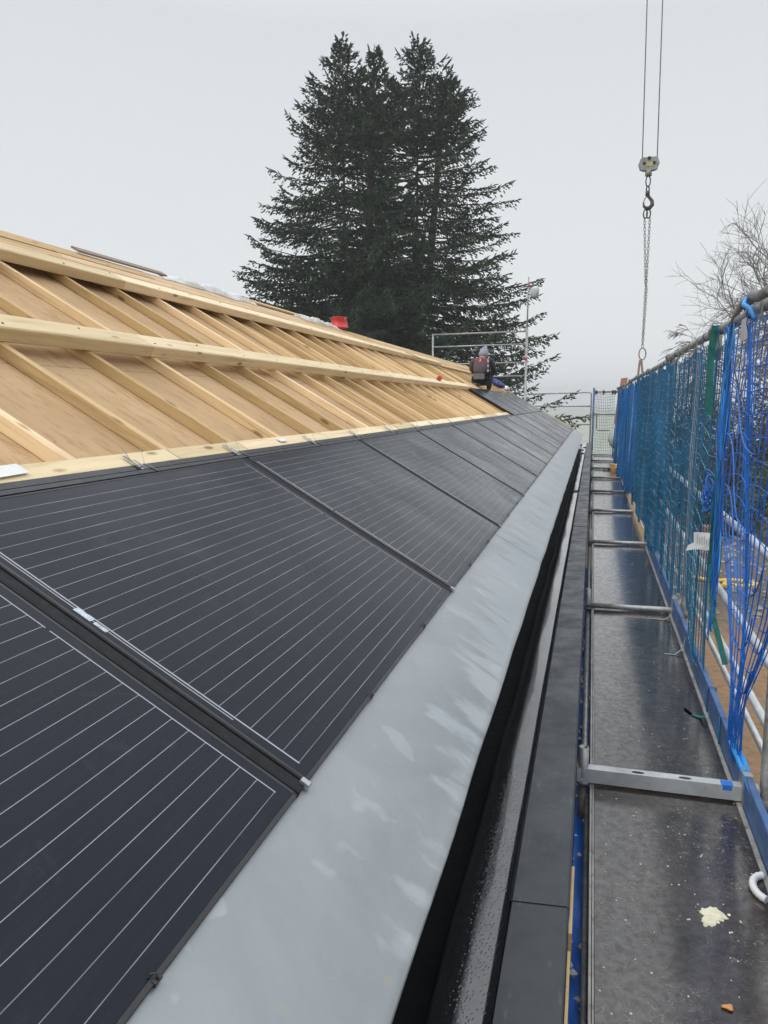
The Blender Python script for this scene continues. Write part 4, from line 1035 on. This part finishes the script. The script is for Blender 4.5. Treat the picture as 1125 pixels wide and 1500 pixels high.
bare('bare_tree', 'bare tree low behind the teal net, right of the birch', (12.2, 47, 0), 12, 21, M['bark_mist_grey'], .8, 0, 6, .2, .77)
bare('bare_tree', 'slender bare tree behind the net below the birch', (9.0, 48, 0), 8.0, 33, M['bark_mist_grey'], .8, 0, 6, .14, .77)
bare('bare_tree', 'farther bare tree filling the gap between the birch and the large bare tree', (17.5, 74, 0), 19, 14, M['bark_mist_grey'], .7, 0, 6, .25, .78)
# evergreen shrubs behind net
def shrub(label, loc, r_, h_, seed, n=2600, mat='shrub'):
    rng = np.random.RandomState(seed); V = []; F = []
    for i in range(n):
        d = rng.randn(3); d /= nrm(d); rr = rng.uniform(.55, 1.0)
        p = np.array([d[0]*r_*rr, d[1]*r_*rr, abs(d[2])*h_*rr])*(1+.18*math.sin(5*d[0]+seed)+.12*math.sin(9*d[1]))
        a = rng.randn(3); a /= nrm(a); b_ = crs(a, rng.randn(3)); b_ /= nrm(b_); s_ = rng.uniform(.06, .16)
        o = len(V); V.extend([p-a*s_, p+b_*s_*.6, p+a*s_, p-b_*s_*.6]); F.append((o, o+1, o+2, o+3))
    t = thing('shrub', label, 'shrub', loc=loc)
    q = MB()
    for k in range(5): q.tube([(0, 0, 0), (r_*.3*math.cos(k*1.3), r_*.3*math.sin(k*1.3), h_*.7)], [.05, .02], 5)
    q.build('stem', M['bark'], t)
    me = bpy.data.meshes.new('foliage'); me.from_pydata(np.array(V).tolist(), [], F); me.materials.append(M[mat]); me.update()
    o = bpy.data.objects.new('foliage', me); COL.objects.link(o); o.parent = t
for i, (x, y, r_, h_) in enumerate(((5.6, 52, 2.2, 8.6), (8.4, 49, 2.4, 8.0), (11.4, 53, 2.6, 8.8), (13.8, 47, 2.3, 7.8), (17.0, 52, 2.6, 9.0))):
    shrub('tall dark hedge bush behind the nets, %s from the far walkway end' % ORD[i], (x, y, 0), r_, h_, i+30, 6500, 'shrub_dark')
for i, (x, y, r_, h_) in enumerate(((6.3, 45, 1.8, 3.4), (9.4, 43, 2.2, 4.4), (12.6, 50, 2.6, 5.0), (5.2, 58, 2.2, 3.6))):
    shrub(['low green shrub behind the net nearest the far walkway end', 'dark green shrub behind the teal net', 'largest green shrub behind the cobalt net at the right edge', 'distant green shrub beside the birch'][i], (x, y, 0), r_, h_, i+3)

# site clutter on the ground
def coil(label, x, y, r_, mat, k=3):
    q = MB(); q.tube([((r_+.05*math.sin(a*.7))*math.cos(a), (r_+.05*math.sin(a*.9))*math.sin(a), .07+.06*a/6.28) for a in np.linspace(0, 6.28*k, 24*k)], .075, 8)
    tag(q.build('hose_coil', M[mat], None, Matrix.Translation((x, y, 0))), label, 'hose coil')
coil('yellow coiled hose on the site ground seen through the cobalt net', 5.7, 31.5, .55, 'yellow')
q = MB(); q.tube([(-.95+.2*i, .25*math.sin(i*.7), .08+.0*i) for i in range(11)], .08, 8)
tag(q.build('hose', M['yellow'], None, Matrix.Translation((4.5, 32.6, 0))), 'stretch of yellow hose on the ground left of the coil, behind the teal net', 'hose')
def pallet(label, x, y, mat, n, grp, h=.9):
    t = thing('brick_pallet', label, 'pallet', loc=(x, y, 0), group=grp)
    q = MB()
    for k in range(3): q.box((-.5+.42*k, -.4, 0), (-.4+.42*k, .4, .1))
    for k in range(5): q.box((-.5, -.4+.17*k, .1), (.5, -.28+.17*k, .125))
    q.build('pallet_base', M['wood_old'], t)
    q = MB(); rng = random.Random(n)
    for a in range(int(h/.12)):
        for b_ in range(4):
            for c_ in range(3): q.box((-.48+.245*b_+rng.uniform(0,.01), -.38+.26*c_, .127+.12*a), (-.24+.245*b_, -.13+.26*c_+rng.uniform(0,.01), .243+.12*a))
    q.build('stack', M[mat], t)
pallet('pallet of red bricks farthest behind the cobalt net', 12.6, 60, 'brick', 1, 'pallets on the site', 1.1)
pallet('pallet of grey blocks in the middle of the site', 9.3, 44, 'concrete', 2, 'pallets on the site', 1.0)
pallet('pallet of red bricks behind the white label', 6.0, 42, 'brick', 3, 'pallets on the site', .8)
pallet('pallet of grey blocks beside the yellow coil', 6.9, 30, 'concrete', 4, 'pallets on the site', .7)
q = MB(); rng = np.random.RandomState(2)
for k in range(900):
    x, y = rng.uniform(2, 14), rng.uniform(27, 60); r_ = rng.uniform(.05, .16); c = Vector((x, y, r_*.3))
    q.add([c+Vector(d)*r_*rng.uniform(.6, 1.4) for d in ((1,0,0),(-1,0,0),(0,1,0),(0,-1,0),(0,0,1),(0,0,-1))], [(0,2,4),(2,1,4),(1,3,4),(3,0,4),(2,0,5),(1,2,5),(3,1,5),(0,3,5)])
tag(q.build('rubble', M['concrete']), None, None, kind='stuff')
# neighbouring stone house behind the trees
nh = thing('neighbour_house', 'small pale house with a dark roof half hidden behind the net at the right edge', 'house', loc=(24, 72, 0))
q = MB(); q.box((-5, -4, 0), (5, 4, 5)); q.add([(-5,-4,5),(-5,4,5),(-5,0,7.6),(5,-4,5),(5,4,5),(5,0,7.6)], [(0,1,2),(5,4,3)]); q.build('wall', M['concrete'], nh)
q = MB(); 
for s_ in (-1, 1): q.add([(-5.4,s_*4.5,4.75),(5.4,s_*4.5,4.75),(5.4,0,7.75),(-5.4,0,7.75),(-5.4,s_*4.5,4.6),(5.4,s_*4.5,4.6),(5.4,0,7.6),(-5.4,0,7.6)], [(0,1,2,3),(7,6,5,4),(0,4,5,1),(1,5,6,2),(3,2,6,7),(0,3,7,4)])
q.build('roof', M['tile'], nh)
for x_, z_ in ((-3, 1.2), (0, 1.2), (3, 1.2), (-3, 3.4), (0, 3.4), (3, 3.4)):
    q = MB(); q.box((x_-.5, -4.03, z_), (x_+.5, -3.99, z_+1.1)); q.build('window', M['window'], nh)

# ------------------------------------------------------------------ haze
hz, nt, b = nmat('misty_air'); nt.nodes.remove(b)
pv = N(nt, 'ShaderNodeVolumePrincipled'); pv.inputs['Color'].default_value = (.97, .98, 1, 1); pv.inputs['Density'].default_value = .0011; pv.inputs['Anisotropy'].default_value = .2
L(nt, pv.outputs[0], [n for n in nt.nodes if n.type == 'OUTPUT_MATERIAL'][0].inputs['Volume'])
q = MB(); q.box((-950, -350, -1), (950, 1550, 32))
h = q.build('haze', hz); tag(h, None, None, kind='stuff')

# ------------------------------------------------------------------ world, sun, camera
wld = bpy.data.worlds.new('World'); sc.world = wld; wld.use_nodes = True
nt = wld.node_tree; bg = nt.nodes['Background']
sky = N(nt, 'ShaderNodeTexSky', sky_type='NISHITA'); sky.sun_disc = False
SE, SR = R(38), R(215)
sky.sun_elevation = SE; sky.sun_rotation = SR; sky.dust_density = 5; sky.air_density = 1.5
hs = N(nt, 'ShaderNodeHueSaturation', i_Saturation=.25, i_Color=sky.outputs[0])
tc = N(nt, 'ShaderNodeTexCoord'); sp = N(nt, 'ShaderNodeSeparateXYZ', i_0=tc.outputs['Generated'])
cl = noise(nt, tc.outputs['Generated'], 1.3, 3, .5, .3)
zz = math_(nt, 'ADD', sp.outputs[2], math_(nt, 'MULTIPLY', math_(nt, 'SUBTRACT', cl, .5), .10))
cc = ramp(nt, zz, [(0, (8.4, 8.75, 8.75)), (.12, (7.9, 8.25, 8.4)), (.42, (6.9, 7.25, 7.6)), (.62, (10.5, 10.9, 11.4)), (1, (21, 21.6, 22.4))])
# cloud cover in front of the clear-sky model
mx = mixc(nt, .94, hs.outputs[0], cc)
L(nt, mx, bg.inputs[0]); bg.inputs[1].default_value = .1
sd = bpy.data.lights.new('sun', 'SUN'); sd.energy = .9; sd.angle = R(30); sd.color = (1, .97, .93)
so = bpy.data.objects.new('sun', sd); COL.objects.link(so)
dr = Vector((math.sin(SR)*math.cos(SE), math.cos(SR)*math.cos(SE), math.sin(SE)))
so.rotation_euler = dr.to_track_quat('Z', 'Y').to_euler(); so.location = dr*40+Vector((0, 0, 30))

cam = bpy.data.cameras.new('camera'); co = bpy.data.objects.new('camera', cam); COL.objects.link(co)
cam.sensor_fit = 'VERTICAL'; cam.sensor_height = 36; cam.lens = 1127*36/1500; cam.clip_start = .02; cam.clip_end = 4000
co.location = (0, 0, CZ); co.rotation_euler = (R(90-8.080), 0, R(15.093)); sc.camera = co
sc.view_settings.view_transform = 'Standard'; sc.view_settings.look = 'None'; sc.view_settings.exposure = 0.08; sc.view_settings.gamma = 1
sc.render.resolution_x = 768; sc.render.resolution_y = 1024
